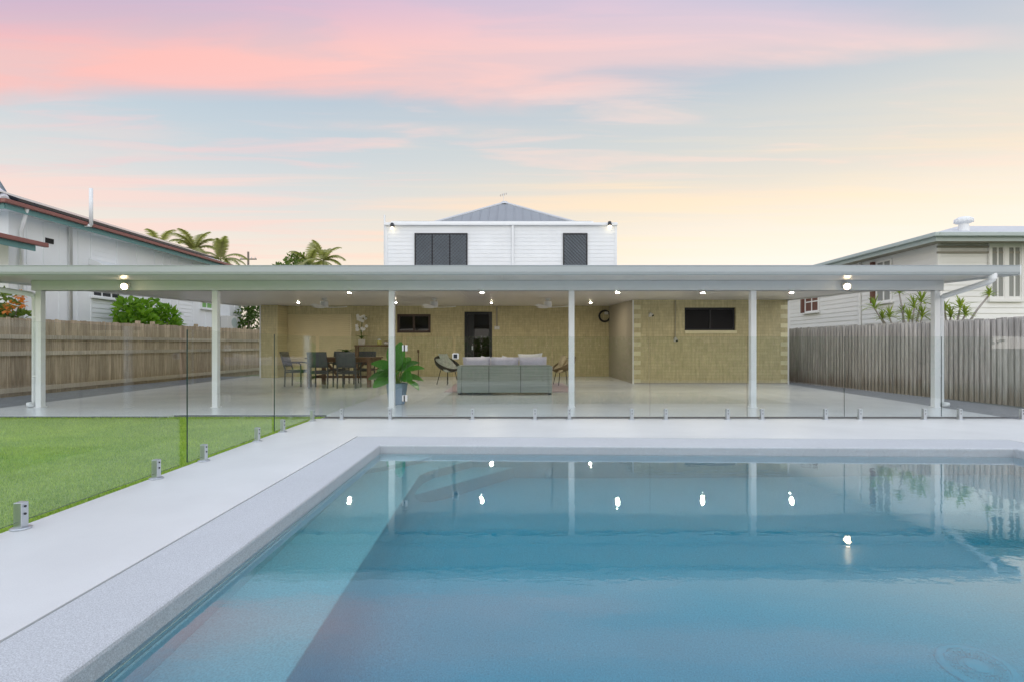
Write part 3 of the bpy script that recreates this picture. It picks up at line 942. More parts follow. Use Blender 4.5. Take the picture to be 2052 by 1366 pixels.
# roller door: ribbed curtain
mb = MB()
pts = []
z = 0.02
while z < rd[3] - .02:
    pts += [(RYW + .05, z), (RYW + .05, z + .045), (RYW + .064, z + .052), (RYW + .064, z + .068)]
    z += .076
vs_ = [(rd[0] + .04, y, zz) for y, zz in pts] + [(rd[1] - .02, y, zz) for y, zz in pts]
n = len(pts)
mb.add(vs_, [(i, n + i, n + i + 1, i + 1) for i in range(n - 1)])
rdo = wpart('roller_door', mb, 'roller_door', hs)
rdo['label'] = 'cream ribbed roller door behind the dining table'
wpart('guide', MB().box(rd[0] + .001, rd[0] + .07, RYW + .0, RYW + .045, 0, rd[3] - .001), 'reveal_brown', rdo)
wpart('bottom_rail', MB().box(rd[0] + .08, rd[1] - .02, RYW + .02, RYW + .049, .0, .06), 'roller_door', rdo)
wpart('lock', MB().box(PX(655, RYW), PX(664, RYW), RYW + .03, RYW + .049, PZ(666, RYW), PZ(663, RYW)), 'roller_door', rdo)
# left brick pier in front of the recess
px0, px1 = PX(523, 18.2), PX(556, 18.2)
wpart('pier', MB().box(px0, px1, 18.2, RYW - .001, -.05, ceil_z(18.2) - .004), 'brickwork', hs)
wpart('corner_strip', MB().box(px0 - .04, px0 - .002, 18.17, 18.22, 0, ceil_z(18.2) - .01), 'white_metal', hs)

# upper storey: weatherboards on a core
UY = 20.5
ux0, ux1 = PX(774, UY), PX(1234, UY)
uzt = PZ(449, UY)
wpart('upper_core', MB().box(ux0 + .01, ux1 - .01, UY + .03, UY + 9.0, 2.95, uzt - .01), 'white_board', hs)
u1 = (PX(831, UY), PX(937, UY), PZ(560, UY), PZ(468, UY))
u2 = (PX(1128, UY), PX(1177, UY), PZ(560, UY), PZ(468, UY))
bh = .155
z = 2.95
bmesh_w = None
while z < uzt - .02:
    z1 = min(z + bh, uzt)
    vs_ = [(ux0, UY, z), (ux1, UY, z), (ux1, UY + .010, z1 + .0), (ux0, UY + .010, z1 + .0), (ux0, UY + .026, z), (ux1, UY + .026, z), (ux1, UY + .028, z1), (ux0, UY + .028, z1)]
    wpart('weatherboard', MB().add(vs_, [(0, 1, 2, 3), (4, 5, 1, 0), (5, 4, 7, 6), (0, 3, 7, 4), (1, 5, 6, 2)]), 'white_board', hs)
    z += bh
for xx in (ux0, ux1):
    wpart('corner_board', MB().box(xx - .045, xx + .045, UY - .02, UY + .05, 2.9, uzt), 'white_board', hs)
for (q, ml) in ((u1, (1 / 3, 2 / 3)), (u2, ())):
    wd_ = window(hs, q[0], q[1], q[2], q[3], UY - .05, 'dark_frame', .055, mull=ml, depth=.06, back=None, glassm='dark_pane')
    mesh_screen(wd_, q[0] + .05, q[1] - .05, q[2] + .05, q[3] - .05, UY - .052, .14, .036, 'dark_frame')
# eaves gutter, flashing and hip roof
wpart('gutter', MB().box(ux0 - .06, ux1 + .05, UY - .12, UY - .021, uzt - .075, uzt + .03), 'white_metal', hs, bevel=.01)
wpart('roof_edge', MB().box(PX(795, UY), PX(1184, UY + .3), UY + .1, UY + 3.2, uzt + .10, uzt + .135), 'dark_frame', hs)
wpart('roof_edge', MB().box(ux0 + .2, ux1 - .9, UY - .02, UY + .099, uzt + .031, uzt + .10), 'white_metal', hs)
YR, YA = 22.2, 27.0
el, er = P(800, 466, YR), P(1224, 466, YR)
ap = P(1011, 407, YA)
mb = MB()
bk0, bk1 = Vector((el.x, 2 * YA - YR, el.z)), Vector((er.x, 2 * YA - YR, er.z))
mb.add([el, er, bk1, bk0, ap, el - Vector((0, 0, .12)), er - Vector((0, 0, .12)), bk1 - Vector((0, 0, .12)), bk0 - Vector((0, 0, .12))],
       [(0, 1, 4), (1, 2, 4), (2, 3, 4), (3, 0, 4), (5, 6, 1, 0), (6, 7, 2, 1), (7, 8, 3, 2), (8, 5, 0, 3), (8, 7, 6, 5)])
rf = wpart('roof', mb, 'roof_grey', hs)
mb = MB()
for k in range(1, 22):       # corrugation ribs of the front slope
    q = k / 22
    a = el.lerp(er, q)
    s = min(q, 1 - q) * 2
    top = a.lerp(Vector((ap.x, ap.y, ap.z)), 0) + (ap - el.lerp(er, .5)) * s
    top.x = a.x
    mb.bar(a + Vector((0, 0, .012)), top + Vector((0, 0, .012)), .04, .02)
rb = wpart('roof_rib', mb, 'roof_grey', rf)
rb['kind'] = 'stuff'
wpart('roof_cap', MB().lathe([(.30, -.10), (.22, 0.0), (.14, .06), (.02, .09)], 12, (ap.x, ap.y, ap.z)), 'roof_light', rf)
for a in (el, er):
    wpart('hip_cap', MB().tube([a, ap], .07, 8), 'roof_light', rf)
# downpipe on the upper wall, vent pipe at the corner
xd = PX(1027.5, UY)
wpart('downpipe', MB().box(xd - .045, xd + .045, UY - .09, UY - .012, 2.9, uzt - .02), 'white_board', hs, bevel=.012)
wpart('vent_pipe', MB().tube([(ux0 - .09, UY + .1, 2.9), (ux0 - .09, UY + .1, PZ(430, UY))], .035, 10), 'white_metal', hs)
# aerial left of the ridge
ant = thing('roof_aerial', 'thin television aerial above the hip roof peak', 'aerial', (ap.x - .05, ap.y, ap.z + .085))
place('mast', MB().tube([(0, 0, 0), (0, 0, .42)], .012, 6).mesh('mast'), 'steel', ant)
for k in range(4):
    place('element', MB().tube([(-.16 + k * .1, -.2, .3 + .03 * k), (-.16 + k * .1, .2, .3 + .03 * k)], .008, 5).mesh('element'), 'gutter_red', ant)
place('boom', MB().tube([(-.2, 0, .3), (.2, 0, .42)], .008, 5).mesh('boom'), 'steel', ant)


# conduits and small fittings on the brick walls
def cable(name, pts, r, m_, label, cat):
    o = place(name, MB().tube(pts, r, 6).mesh(name), m_)
    return tag(o, label, cat)


cx = PX(1352.5, WY)
cable('conduit', [(cx, WY - .025, zw - .01), (cx, WY - .025, PZ(678, WY))], .012, 'side_render', 'thin grey conduit running down the wing wall from the ceiling', 'conduit')
cx2 = PX(1300, WY)
cable('conduit', [(cx2, WY - .02, PZ(640, WY)), (cx2, WY - .02, PZ(764, WY))], .009, 'quoin', 'thin tan cable running down the wing wall below the camera', 'conduit')
cx3 = PX(1002, RYW)
cable('conduit', [(cx3 - .12, RYW - .02, ceil_z(RYW) - .02), (cx3 - .12, RYW - .02, PZ(654, RYW))], .03, 'side_render', 'grey conduit above the power outlet right of the back door', 'conduit')


def wall_camera(px, py, Y, label, aim):
    c = P(px, py, Y)
    r_ = thing('security_camera', label, 'camera', (c.x, Y, c.z), 0, 'white cameras on the wing wall')
    place('mount', MB().box(-.035, .035, -.03, -.001, -.05, .05).mesh('mount'), 'plastic_white', r_, bevel=.008)
    place('arm', MB().tube([(0, -.03, 0), (.02 * aim, -.08, .02)], .014, 8).mesh('arm'), 'plastic_white', r_)
    h = Vector((.5 * aim, -.75, -.55)).normalized()
    a = Vector((.02 * aim - .03 * aim, -.06, .05))
    place('body', MB().tube([a, a + h * .13], .042, 14).mesh('body'), 'plastic_white', r_, bevel=.006)
    place('lens', MB().tube([a + h * .1302, a + h * .136], .034, 14).mesh('lens'), 'lens_dark', r_)


wall_camera(1302, 632, WY, 'white bullet camera high on the wing wall by the quoins', 1)
wall_camera(1352, 681, WY, 'white bullet camera lower on the wing wall below the conduit', .2)


def outlet(px, py, Y, label):
    c = P(px, py, Y)
    r_ = thing('power_outlet', label, 'outlet', (c.x, Y, c.z))
    place('plate', MB().box(-.10, .10, -.025, -.001, -.065, .065).mesh('plate'), 'plastic_white', r_, bevel=.008)
    for s in (-.045, .045):
        place('socket', MB().box(s - .028, s + .028, -.032, -.0255, -.035, .03).mesh('socket'), 'white_fabric', r_, bevel=.004)


outlet(996, 657, RYW, 'white double power outlet on the brick wall right of the back door')
# hose reel on the recess wall
c = P(1211, 634, RYW)
r_ = thing('hose_reel', 'black coiled garden hose hung on the wall near the inner corner', 'hose', (c.x, RYW, c.z))
ringp = lambda rr, y: [(rr * math.cos(a), y, rr * math.sin(a)) for a in np.linspace(0, 2 * math.pi, 33)]
for k, (rr, y) in enumerate(((.19, -.05), (.185, -.09), (.21, -.07))):
    place('hose_loop', MB().tube(ringp(rr, y), .024, 8, caps=False).mesh('hose_loop'), 'hose', r_, smooth=True)
place('bracket', MB().box(.0, .13, -.12, -.001, .06, .16).mesh('bracket'), 'plastic_white', r_, bevel=.015)
place('hose_end', MB().tube([(.19, -.07, .0), (.21, -.07, -.1), (.2, -.06, -.2)], .02, 8).mesh('hose_end'), 'hose', r_, smooth=True)
# standpipe tap on the recess wall
tx = PX(839, RYW)
r_ = thing('standpipe', 'thin dark standpipe tap against the brick wall right of the potted plant', 'tap', (tx, RYW - .08, 0))
place('pipe', MB().tube([(0, 0, 0), (0, 0, PZ(704, RYW))], .016, 8).mesh('pipe'), 'timber_dark', r_)
place('tap_head', MB().box(-.03, .03, -.05, .03, PZ(706, RYW), PZ(700, RYW)).mesh('tap_head'), 'timber_dark', r_, bevel=.006)


# wall lamps at the upper corners
def wall_lamp(px, py, label):
    c = P(px, py, UY)
    r_ = thing('wall_lamp', label, 'lamp', (c.x, UY - .02, c.z), 0, 'lit lamps at the corners of the upper storey')
    place('mount', MB().box(-.05, .05, -.05, .019, .02, .16).mesh('mount'), 'black_metal', r_, bevel=.01)
    place('shade', MB().lathe([(.05, .14), (.075, .06), (.085, -.02)], 14, (0, -.13, 0)).mesh('shade'), 'black_metal', r_)
    place('bulb', MB().lathe([(.03, -.021), (.07, -.05), (.062, -.10), (.02, -.125)], 14, (0, -.13, 0)).mesh('bulb'), 'lamp_wall', r_, smooth=True)


wall_lamp(787.5, 456, 'small lit wall lamp at the left corner of the white upper storey')
wall_lamp(1220.5, 453, 'small lit wall lamp at the right corner of the white upper storey')

# ------------------------------------------------------------------ lights of the patio
words1 = ['leftmost', 'second', 'third', 'fourth', 'rightmost']
for k, px in enumerate((700, 966, 1238, 1408, 1586)):
    y = 12.1
    x = PX(px, y)
    r_ = thing('downlight', f'{words1[k]} of the five lit downlights in the front row of the patio ceiling', 'downlight', (x, y, ceil_z(y) - .001), 0, 'downlights in the patio ceiling')
    place('trim', MB().lathe([(.062, -.001), (.060, -.010), (.046, -.012), (.044, -.004)], 20).mesh('trim'), 'white_metal', r_)
    place('lens', MB().lathe([(.043, -.006), (.03, -.0135), (.005, -.016)], 20).mesh('lens'), 'lamp_warm', r_)
words2 = ['leftmost', 'second', 'third', 'rightmost']
for k, px in enumerate((598, 793, 985, 1183)):
    y = 16.6
    x = PX(px, y)
    r_ = thing('downlight', f'{words2[k]} of the four lit downlights in the back row of the patio ceiling', 'downlight', (x, y, ceil_z(y) - .001), 0, 'downlights in the patio ceiling')
    place('trim', MB().lathe([(.062, -.001), (.060, -.010), (.046, -.012), (.044, -.004)], 20).mesh('trim'), 'white_metal', r_)
    place('lens', MB().lathe([(.043, -.006), (.03, -.0135), (.005, -.016)], 20).mesh('lens'), 'lamp_warm', r_)


def flood(px, py, label):
    y = 9.02
    c = P(px, py, y)
    r_ = thing('floodlight', label, 'floodlight', (c.x, BY - .06, c.z + .01), 0, 'floodlights on the front beam')
    place('mount', MB().box(-.05, .05, -.03, .0015, -.045, .06).mesh('mount'), 'plastic_white', r_, bevel=.01)
    for s in ((1 if px < 1000 else -1),):
        d = Vector((.30 * s, -.85, -.20)).normalized()
        a = Vector((.0, -.035, .0))
        h_ = place('lamp_head', MB().tube([a, a + d * .03, a + d * .10], [.020, .044, .057], 16).mesh('lamp_head'), 'plastic_white', r_)
        place('lens', MB().tube([a + d * .1005, a + d * .118, a + d * .126], [.052, .042, .012], 16).mesh('lens'), 'lamp_flood' if s == (1 if px < 1000 else -1) else 'lamp_flood', h_)


flood(243, 573, 'lit floodlight on the front beam near the left corner post')
flood(1703, 573, 'lit floodlight on the front beam near the right corner post')


# ceiling fans
def make_fan():
    r_ = thing('ceiling_fan', '', 'fan', (0, 0, 0), 0, 'white ceiling fans of the patio')
    place('canopy', MB().lathe([(.075, -.001), (.075, -.03), (.03, -.05)], 18).mesh('canopy'), 'white_metal', r_)
    place('rod', MB().tube([(0, 0, -.03), (0, 0, -.09)], .016, 8).mesh('rod'), 'white_metal', r_)
    place('motor', MB().lathe([(.04, -.08), (.105, -.085), (.11, -.10), (.11, -.235), (.10, -.25), (.03, -.255)], 22).mesh('motor'), 'white_metal', r_)
    for k in range(3):
        a = 2 * math.pi * k / 3
        mb_ = MB(); pts_ = []
        for i in range(9):
            q = i / 8
            r0 = .10 + q * .52
            wdt = .055 + .05 * math.sin(math.pi * min(1, q * 1.1)) * (1 - .3 * q)
            zz = -.235 + .03 * q * q
            for s in (-1, 1):
                pts_.append((r0, s * wdt, zz + s * .014))
        vs2 = [(math.cos(a) * x - math.sin(a) * y, math.sin(a) * x + math.cos(a) * y, zz) for x, y, zz in pts_]
        vs2 += [(x, y, zz - .008) for x, y, zz in vs2]
        N = len(pts_); f_ = []
        for i in range(8):
            p = 2 * i
            f_ += [(p, p + 2, p + 3, p + 1), (N + p + 1, N + p + 3, N + p + 2, N + p), (p, N + p, N + p + 2, p + 2), (p + 1, p + 3, N + p + 3, N + p + 1)]
        f_ += [(0, 1, N + 1, N), (N - 2, 2 * N - 2, 2 * N - 1, N - 1)]
        place('blade', mb_.add(vs2, f_).mesh('blade'), 'white_metal', r_)
    return r_


fan0 = make_fan()
for k, (px, rot, lb) in enumerate(((650, 20, 'white ceiling fan above the dining table, leftmost of three'),
                                   (870, 10, 'white ceiling fan above the potted plant, middle of three'),
                                   (1098, -5, 'white ceiling fan above the sofa, rightmost of three'))):
    o = fan0 if k == 0 else copy_tree(fan0)
    y = 14.6
    o.location = (PX(px, y), y, ceil_z(y) - .001)
    o.rotation_euler = (0, 0, R(rot))
    o['label'] = lb

# ------------------------------------------------------------------ frameless glass pool fence
GT = 1.235      # top of glass
GB = 0.045


def spigot(root, x, y, along):
    """square clamp post: two cheeks, screws and a flange, holding a pane that runs along 'x' or 'y'"""
    wpart_, mb_ = None, MB()
    hx, hy = (.024, .024)
    if along == 'x':
        mb_.box(x - hx, x + hx, y - .024, y + .024, .010, .160)
    else:
        mb_.box(x - .024, x + .024, y - hy, y + hy, .010, .160)
    s_ = wpart('spigot', mb_, 'steel', root, bevel=.003)
    wpart('flange', MB().lathe([(.052, .001), (.052, .007), (.046, .011)], 20, (x, y, 0)), 'steel', s_)
    for zz in (.09, .135):
        if along == 'x': wpart('screw', MB().tube([(x, y - .0242, zz), (x, y - .029, zz)], .007, 8), 'black_metal', s_)
        else: wpart('screw', MB().tube([(x + .0242, y, zz), (x + .029, y, zz)], .007, 8), 'black_metal', s_)


def pane(root, name, x0, x1, y0, y1, z0=GB, z1=GT):
    mb_ = MB().box(x0, x1, y0, y1, z0, z1)
    long_x = (x1 - x0) > (y1 - y0)
    # faces: bottom, top, front, right, back, left
    mb_.mi = ([1, 2, 0, 0, 0, 1] if x0 > 0 else [1, 2, 0, 1, 0, 0]) if long_x else [1, 2, 1, 0, 0, 0]
    o = wpart(name, mb_, ['fence_glass', 'glass_edge', 'edge_light'], root)
    return o


mat('edge_light', (0.45, 0.55, 0.52), 0.2)
GX = -2.925
fl = thing('glass_fence', 'clear frameless glass pool fence along the lawn on small steel clamps', 'glass fence', (GX, 4.5, 0))
for a, c in ((2.05, 4.50), (4.61, 6.235), (6.30, 7.62)):
    pane(fl, 'glass_panel', GX - .006, GX + .006, a, c)
for y in (3.05, 4.21, 4.86, 5.88, 6.53, 7.50):
    spigot(fl, GX, y, 'y')
GYB = 7.66
fb = thing('glass_fence', 'clear frameless glass pool fence in front of the covered patio', 'glass fence', (2.5, GYB, 0))
joints = [(639, 807)] + [(912 + 194.7 * k, 912 + 194.7 * (k + 1)) for k in range(6)]
for a, c in joints:
    pane(fb, 'glass_panel', PX(a, GYB) + .008, PX(c, GYB) - .008, GYB - .006, GYB + .006)
for px in (685, 782, 947, 1072, 1141, 1266, 1334, 1458, 1527, 1654, 1723, 1852, 1923, 2048):
    spigot(fb, PX(px, GYB), GYB, 'x')
gt = thing('pool_gate', 'glass pool gate with white hinges left of the sofa', 'gate', (PX(812, GYB), GYB, 0))
pane(gt, 'glass_panel', PX(815, GYB), PX(907, GYB), GYB - .005, GYB + .005, .06, GT)
for py in (697, 797):
    zc_ = PZ(py, GYB)
    h_ = wpart('hinge', MB().box(PX(806.5, GYB), PX(816.5, GYB), GYB - .030, GYB - .0065, zc_ - .045, zc_ + .045).box(PX(806.5, GYB), PX(816.5, GYB), GYB + .0065, GYB + .028, zc_ - .045, zc_ + .045), 'plastic_white', gt, bevel=.006)
    wpart('hinge_pin', MB().tube([(PX(811, GYB), GYB - .033, zc_ - .045), (PX(811, GYB), GYB - .033, zc_ + .045)], .009, 8), 'lens_dark', h_)
zc_ = PZ(713, GYB)
la = wpart('latch', MB().box(PX(907, GYB), PX(919.5, GYB), GYB - .045, GYB - .0065, zc_ - .043, zc_ + .043), 'plastic_white', gt, bevel=.010)
wpart('latch_button', MB().box(PX(909.5, GYB), PX(917, GYB), GYB - .049, GYB - .0455, zc_ - .03, zc_ + .03), 'dark_frame', la)


# ------------------------------------------------------------------ timber fences
def paling_fence(name, label, A, Bp, hA, hB, z0, mname, rails_side, pw=.088, gap=.004, rails=(), posts=(), back=False):
    """A -> Bp line of palings, top heights hA..hB, rails on the side given by the left normal * rails_side"""
    A, Bp = Vector((*A, 0)), Vector((*Bp, 0))
    L = (Bp - A).length
    d = (Bp - A).normalized()
    nrm = Vector((-d.y, d.x, 0)) * rails_side
    root = thing(name, label, 'fence', A)
    ang = math.atan2(d.y, d.x)
    variants = []
    for k in range(5):
        vb = MB()
        c1, c2 = random.uniform(-.006, .006), random.uniform(-.006, .006)
        vb.add([(-pw / 2, -.008, 0), (pw / 2, -.008, 0), (pw / 2, .008, 0), (-pw / 2, .008, 0),
                (-pw / 2, -.008, 1 + c1 * .4), (pw / 2, -.008, 1 + c2 * .4), (pw / 2, .008, 1 + c2 * .4), (-pw / 2, .008, 1 + c1 * .4)],
               [(0, 3, 2, 1), (4, 5, 6, 7), (0, 1, 5, 4), (1, 2, 6, 5), (2, 3, 7, 6), (3, 0, 4, 7)])
        me_ = vb.mesh('paling'); me_.materials.append(MATS[mname])
        variants.append(me_)
    s = pw / 2
    while s < L:
        o = bpy.data.objects.new('paling', random.choice(variants))
        col.objects.link(o); o.parent = root
        hh = hA + (hB - hA) * s / L + random.uniform(-.012, .012)
        o.location = d * s + Vector((0, 0, z0)) + nrm * random.uniform(-.004, .004)
        o.scale = (1, 1, hh - z0)
        o.rotation_euler = (random.uniform(-.003, .003), random.uniform(-.006, .006), ang + random.uniform(-.03, .03))
        s += pw + gap + random.uniform(-.001, .004)
        if back:
            o = bpy.data.objects.new('back_paling', random.choice(variants))
            col.objects.link(o); o.parent = root
            o.location = d * (s - pw / 2 - gap / 2) + Vector((0, 0, z0)) - nrm * .03
            o.scale = (.7, 1, hh - z0 - .03)
            o.rotation_euler = (0, 0, ang)
    for (fa, fb_, ra, rb2) in rails:       # heights at A (low, high) and B (low, high)
        for q in range(0, int(L // 2.6) + 1):
            s0, s1 = q * 2.6, min(L, q * 2.6 + 2.595)
            if s1 - s0 < .05: continue
            vb = MB()
            pts_ = []
            for ss_ in (s0, s1):
                lo = fa + (ra - fa) * ss_ / L; hi = fb_ + (rb2 - fb_) * ss_ / L
                for dd in (.014, .05):
                    for zz in (lo, hi):
                        pts_.append(d * ss_ + nrm * dd + Vector((0, 0, zz)))
            vb.add(pts_, [(0, 1, 3, 2), (4, 6, 7, 5), (0, 4, 5, 1), (2, 3, 7, 6), (1, 5, 7, 3), (0, 2, 6, 4)])
            place('rail', vb.mesh('rail'), 'rail_brown', root)
    for s_ in posts:
        hh = hA + (hB - hA) * s_ / L + .09
        vb = MB()
        c0 = d * s_ - nrm * .06
        vb.bar(c0 + Vector((0, 0, z0)), c0 + Vector((0, 0, hh)), .10, .09, up=(d.x, d.y, 0))
        place('fence_post', vb.mesh('fence_post'), mname, root)
    return root


FLX = -11.35
paling_fence('timber_fence', 'brown timber paling fence with three rails along the left boundary', (FLX, 7.2), (FLX, 23.6), 1.70, 1.86, -.12, 'paling_brown', -1,
             rails=((1.24, 1.34, 1.31, 1.41), (.87, .97, .93, 1.03), (.05, .16, .05, .16)),
             posts=(GY(760) - 7.2 - .8, 11.35 * F / (1026 - 280) - 7.2, 11.35 * F / (1026 - 396) - 7.2, 11.35 * F / (1026 - 493) - 7.2, 1.2))
paling_fence('timber_fence', 'weathered grey timber paling fence along the right boundary', (9.98, 6.0), (8.72, 17.4), 1.63, 1.67, -.12, 'paling_grey', -1,
             pw=.094, gap=.013, back=True)
paling_fence('timber_fence', 'timber paling fence behind the pool, seen only mirrored in the glass', (-10.9, -1.75), (16.0, -1.75), 1.75, 1.75, -.12, 'paling_brown', 1, pw=.14, rails=((1.3, 1.4, 1.3, 1.4),))


# ------------------------------------------------------------------ neighbour on the left
HX = -13.1
lh = thing('neighbour_house', 'white neighbouring house on the left with teal fascia and red gutter', 'house', (-15, 14, 0))
YN, YE = 13.33, 24.8
EX, EY, EZ = -12.62, 12.75, 4.70
wpart('wall_core', MB().box(HX - 6.5, HX - .03, YN + .03, YE - .02, -.1, EZ - .02), 'panel_white', lh)
ys = [13.33, 13.83, 14.33, 14.83, 15.15, 15.47, 15.94, 16.97]
while ys[-1] < YE - .5: ys.append(ys[-1] + random.choice((.45, .9, .9, 1.2)))
ys[-1] = YE
for a, c in zip(ys[:-1], ys[1:]):
    if abs(a - 15.94) < .01 or 20.0 < a < 20.9:
        z = -.1
        while z < EZ - .03:
            z2 = min(z + .15, EZ - .02)
            vs_ = [(HX, a + .008, z), (HX, c - .008, z), (HX - .016, c - .008, z2), (HX - .016, a + .008, z2), (HX - .028, a + .008, z), (HX - .028, c - .008, z), (HX - .028, c - .008, z2), (HX - .028, a + .008, z2)]
            wpart('weatherboard', MB().add(vs_, [(3, 2, 1, 0), (4, 0, 1, 5), (2, 3, 7, 6), (0, 4, 7, 3), (1, 2, 6, 5)]), 'panel_white', lh)
            z += .15
    else:
        wpart('wall_panel', MB().box(HX - .029, HX - .008, a + .004, c - .004, -.1, EZ - .03), 'panel_white', lh)
    wpart('batten', MB().box(HX - .012, HX + .012, a - .022, a + .022, -.1, EZ - .035), 'panel_white', lh)
wpart('end_wall', MB().box(HX - 6.5, HX - .001, YN - .001, YN + .029, -.1, EZ - .03), 'panel_white', lh)
# soffit, fascia, gutter along the two visible eaves
wpart('soffit', MB().box(HX - 6.0, EX, EY, YE + .4, EZ - .10, EZ - .075), 'panel_white', lh)
wpart('fascia', MB().box(EX, EX + .025, EY, YE + .4, EZ - .19, EZ - .02), 'fascia_teal', lh)
wpart('fascia', MB().box(HX - 6.0, EX - .001, EY - .025, EY, EZ - .19, EZ - .02), 'fascia_teal', lh)
wpart('gutter', MB().box(EX + .026, EX + .14, EY - .14, YE + .42, EZ - .055, EZ + .045), 'gutter_red', lh, bevel=.012)
wpart('gutter', MB().box(HX - 6.0, EX + .025, EY - .14, EY - .026, EZ - .055, EZ + .045), 'gutter_red', lh, bevel=.012)
# hip roof
RX, sl = -17.0, math.tan(R(19))
rz = EZ + (EX - RX) * sl
mb = MB().add([(EX, EY, EZ + .02), (EX, YE + .4, EZ + .02), (RX, YE - 3.9, rz), (RX, EY + 4.3, rz), (2 * RX - EX, EY, EZ + .02), (2 * RX - EX, YE + .4, EZ + .02)],
              [(0, 1, 2, 3), (0, 3, 4), (3, 2, 5, 4), (1, 5, 2)])
lr = wpart('roof', mb, 'roof_light', lh)
mb = MB()
y = EY + 1.0
while y < YE - .1:
    run = min(y - EY, YE + .4 - y, EX - RX)
    mb.bar((EX, y, EZ + .03), (EX - run, y, EZ + .03 + run * sl), .035, .025)
    y += .19
o = wpart('roof_rib', mb, 'roof_light', lr); o['kind'] = 'stuff'
wpart('hip_cap', MB().tube([(EX, EY, EZ + .05), (RX, EY + 4.3, rz + .05)], .09, 8), 'roof_light', lr)
# solar panels on the slope: one by one
k = 0
y = EY + 1.0
while y < YE - 2.5:
    x0 = EX - .62
    a0, a1 = 0.0, 1.62
    z0 = EZ + .02 + .62 * sl + .13
    mb = MB()
    L0 = (x0, z0); L1 = (x0 - a1 * math.cos(R(19)), z0 + a1 * math.sin(R(19)))
    mb.add([(L0[0], y, L0[1]), (L0[0], y + .99, L0[1]), (L1[0], y + .99, L1[1]), (L1[0], y, L1[1]),
            (L0[0], y, L0[1] - .08), (L0[0], y + .99, L0[1] - .08), (L1[0], y + .99, L1[1] - .08), (L1[0], y, L1[1] - .08)],
           [(0, 1, 2, 3), (0, 4, 5, 1), (1, 5, 6, 2), (2, 6, 7, 3), (3, 7, 4, 0), (7, 6, 5, 4)])
    wpart('solar_panel', mb, 'solar', lr)
    y += 1.0
# stack pipe
yp = 12.75 * F / (1026 - 160)
wpart('stack_pipe', MB().tube([(EX + .20, yp, PZ(452, yp)), (EX + .20, yp, PZ(378, yp))], .05, 12), 'white_metal', lh, smooth=True)
wpart('stack_pipe', MB().tube([(EX + .20, yp, PZ(452, yp)), (HX + .06, yp + .02, PZ(455, yp)), (HX + .06, yp + .02, -.1)], .05, 12), 'white_metal', lh, smooth=True)
yq = 14.0
wpart('downpipe', MB().tube([(EX + .07, 13.25, EZ - .05), (HX + .07, 13.6, EZ - .55), (HX + .07, 13.6, -.1)], .045, 10), 'white_metal', lh, smooth=True)
# small vent, windows, hood, air conditioner
wpart('vent', MB().box(HX - .005, HX + .02, 14.36, 14.62, 4.0, 4.14), 'interior_dark', lh)


def side_window(root, X, s, y0, y1, z0, z1, gm, fm='white_board', mull=1, hood=None, room='curtain_grey'):
    """window in a wall that runs along y; s = +1 when the wall faces +x"""
    e = lambda a, c: (X + s * a, X + s * c)
    fw = .05
    mb_ = MB()
    x0, x1 = e(.0, .035)
    mb_.box(x0, x1, y0, y1, z0, z0 + fw).box(x0, x1, y0, y1, z1 - fw, z1).box(x0, x1, y0, y0 + fw, z0 + fw, z1 - fw).box(x0, x1, y1 - fw, y1, z0 + fw, z1 - fw)
    w_ = wpart('window', mb_, fm, root)
    for k in range(1, mull + 1):
        yy = y0 + (y1 - y0) * k / (mull + 1)
        a_, c_ = e(.002, .03)
        wpart('mullion', MB().box(a_, c_, yy - .02, yy + .02, z0 + fw, z1 - fw), fm, w_)
    a_, c_ = e(.006, .014)
    n_ = mull + 1
    for k in range(n_):
        wpart('pane', MB().box(a_, c_, y0 + (y1 - y0) * k / n_ + .025, y0 + (y1 - y0) * (k + 1) / n_ - .025, z0 + fw, z1 - fw), gm, w_)
    a_, c_ = e(.0, .10)
    wpart('sill', MB().box(a_, c_, y0 - .05, y1 + .05, z0 - .05, z0 - .001), fm, w_)
    return w_


side_window(lh, HX, 1, 15.95, 17.1, 2.64, 3.5, 'solar', mull=2)
side_window(lh, HX, 1, 21.55, 22.7, 2.70, 3.0, 'pane_reflect_green', mull=2)
wpart('window_hood', MB().prism([(HX, 15.85), (HX + .42, 15.85), (HX + .42, 17.2), (HX, 17.2)], lambda x, y: 3.62 - (x - HX) * .15, lambda x, y: 3.82 - (x - HX) * .42), 'panel_white', lh)
ac = thing('air_conditioner', 'white air conditioner unit on the side of the left house', 'air conditioner', (HX + .18, 23.4, 1.9))
place('case', MB().box(-.165, .16, -.42, .42, 0, .58).mesh('case'), 'plastic_white', ac, bevel=.02)
place('fan_grille', MB().tube([(.1605, .12, .29), (.172, .12, .29)], .22, 20).mesh('fan_grille'), 'gutter_green', ac)
# lower lean-to roof at the corner
lt = MB().prism([(-16.5, 11.6), (-12.1, 11.6), (-12.1, 13.3), (-16.5, 13.3)], lambda x, y: 3.66 + (y - 11.6) * .02 + max(0, (-12.1 - x)) * .16, lambda x, y: 3.72 + max(0, (-12.1 - x)) * .16 + (y - 11.6) * .02)
wpart('lean_to_roof', lt, 'roof_light', lh)
wpart('fascia', MB().box(-12.12, -12.095, 11.62, 13.0, 3.50, 3.655), 'fascia_teal', lh)
wpart('gutter', MB().box(-12.094, -11.98, 11.5, 13.25, 3.64, 3.75), 'gutter_red', lh, bevel=.012)
ds = thing('satellite_dish', 'grey satellite dish on the left house roof at the picture edge', 'satellite dish', (-13.55, 13.35, 4.95))
place('dish', MB().lathe([(.02, .0), (.16, .02), (.30, .07), (.36, .11), (.355, .115), (.29, .08), (.15, .03), (.02, .012)], 24).mesh('dish'), 'satellite', ds, smooth=True)
ds.children[0].rotation_euler = (R(-35), R(55), 0); ds.children[0].location = (0.1, -.1, .45)
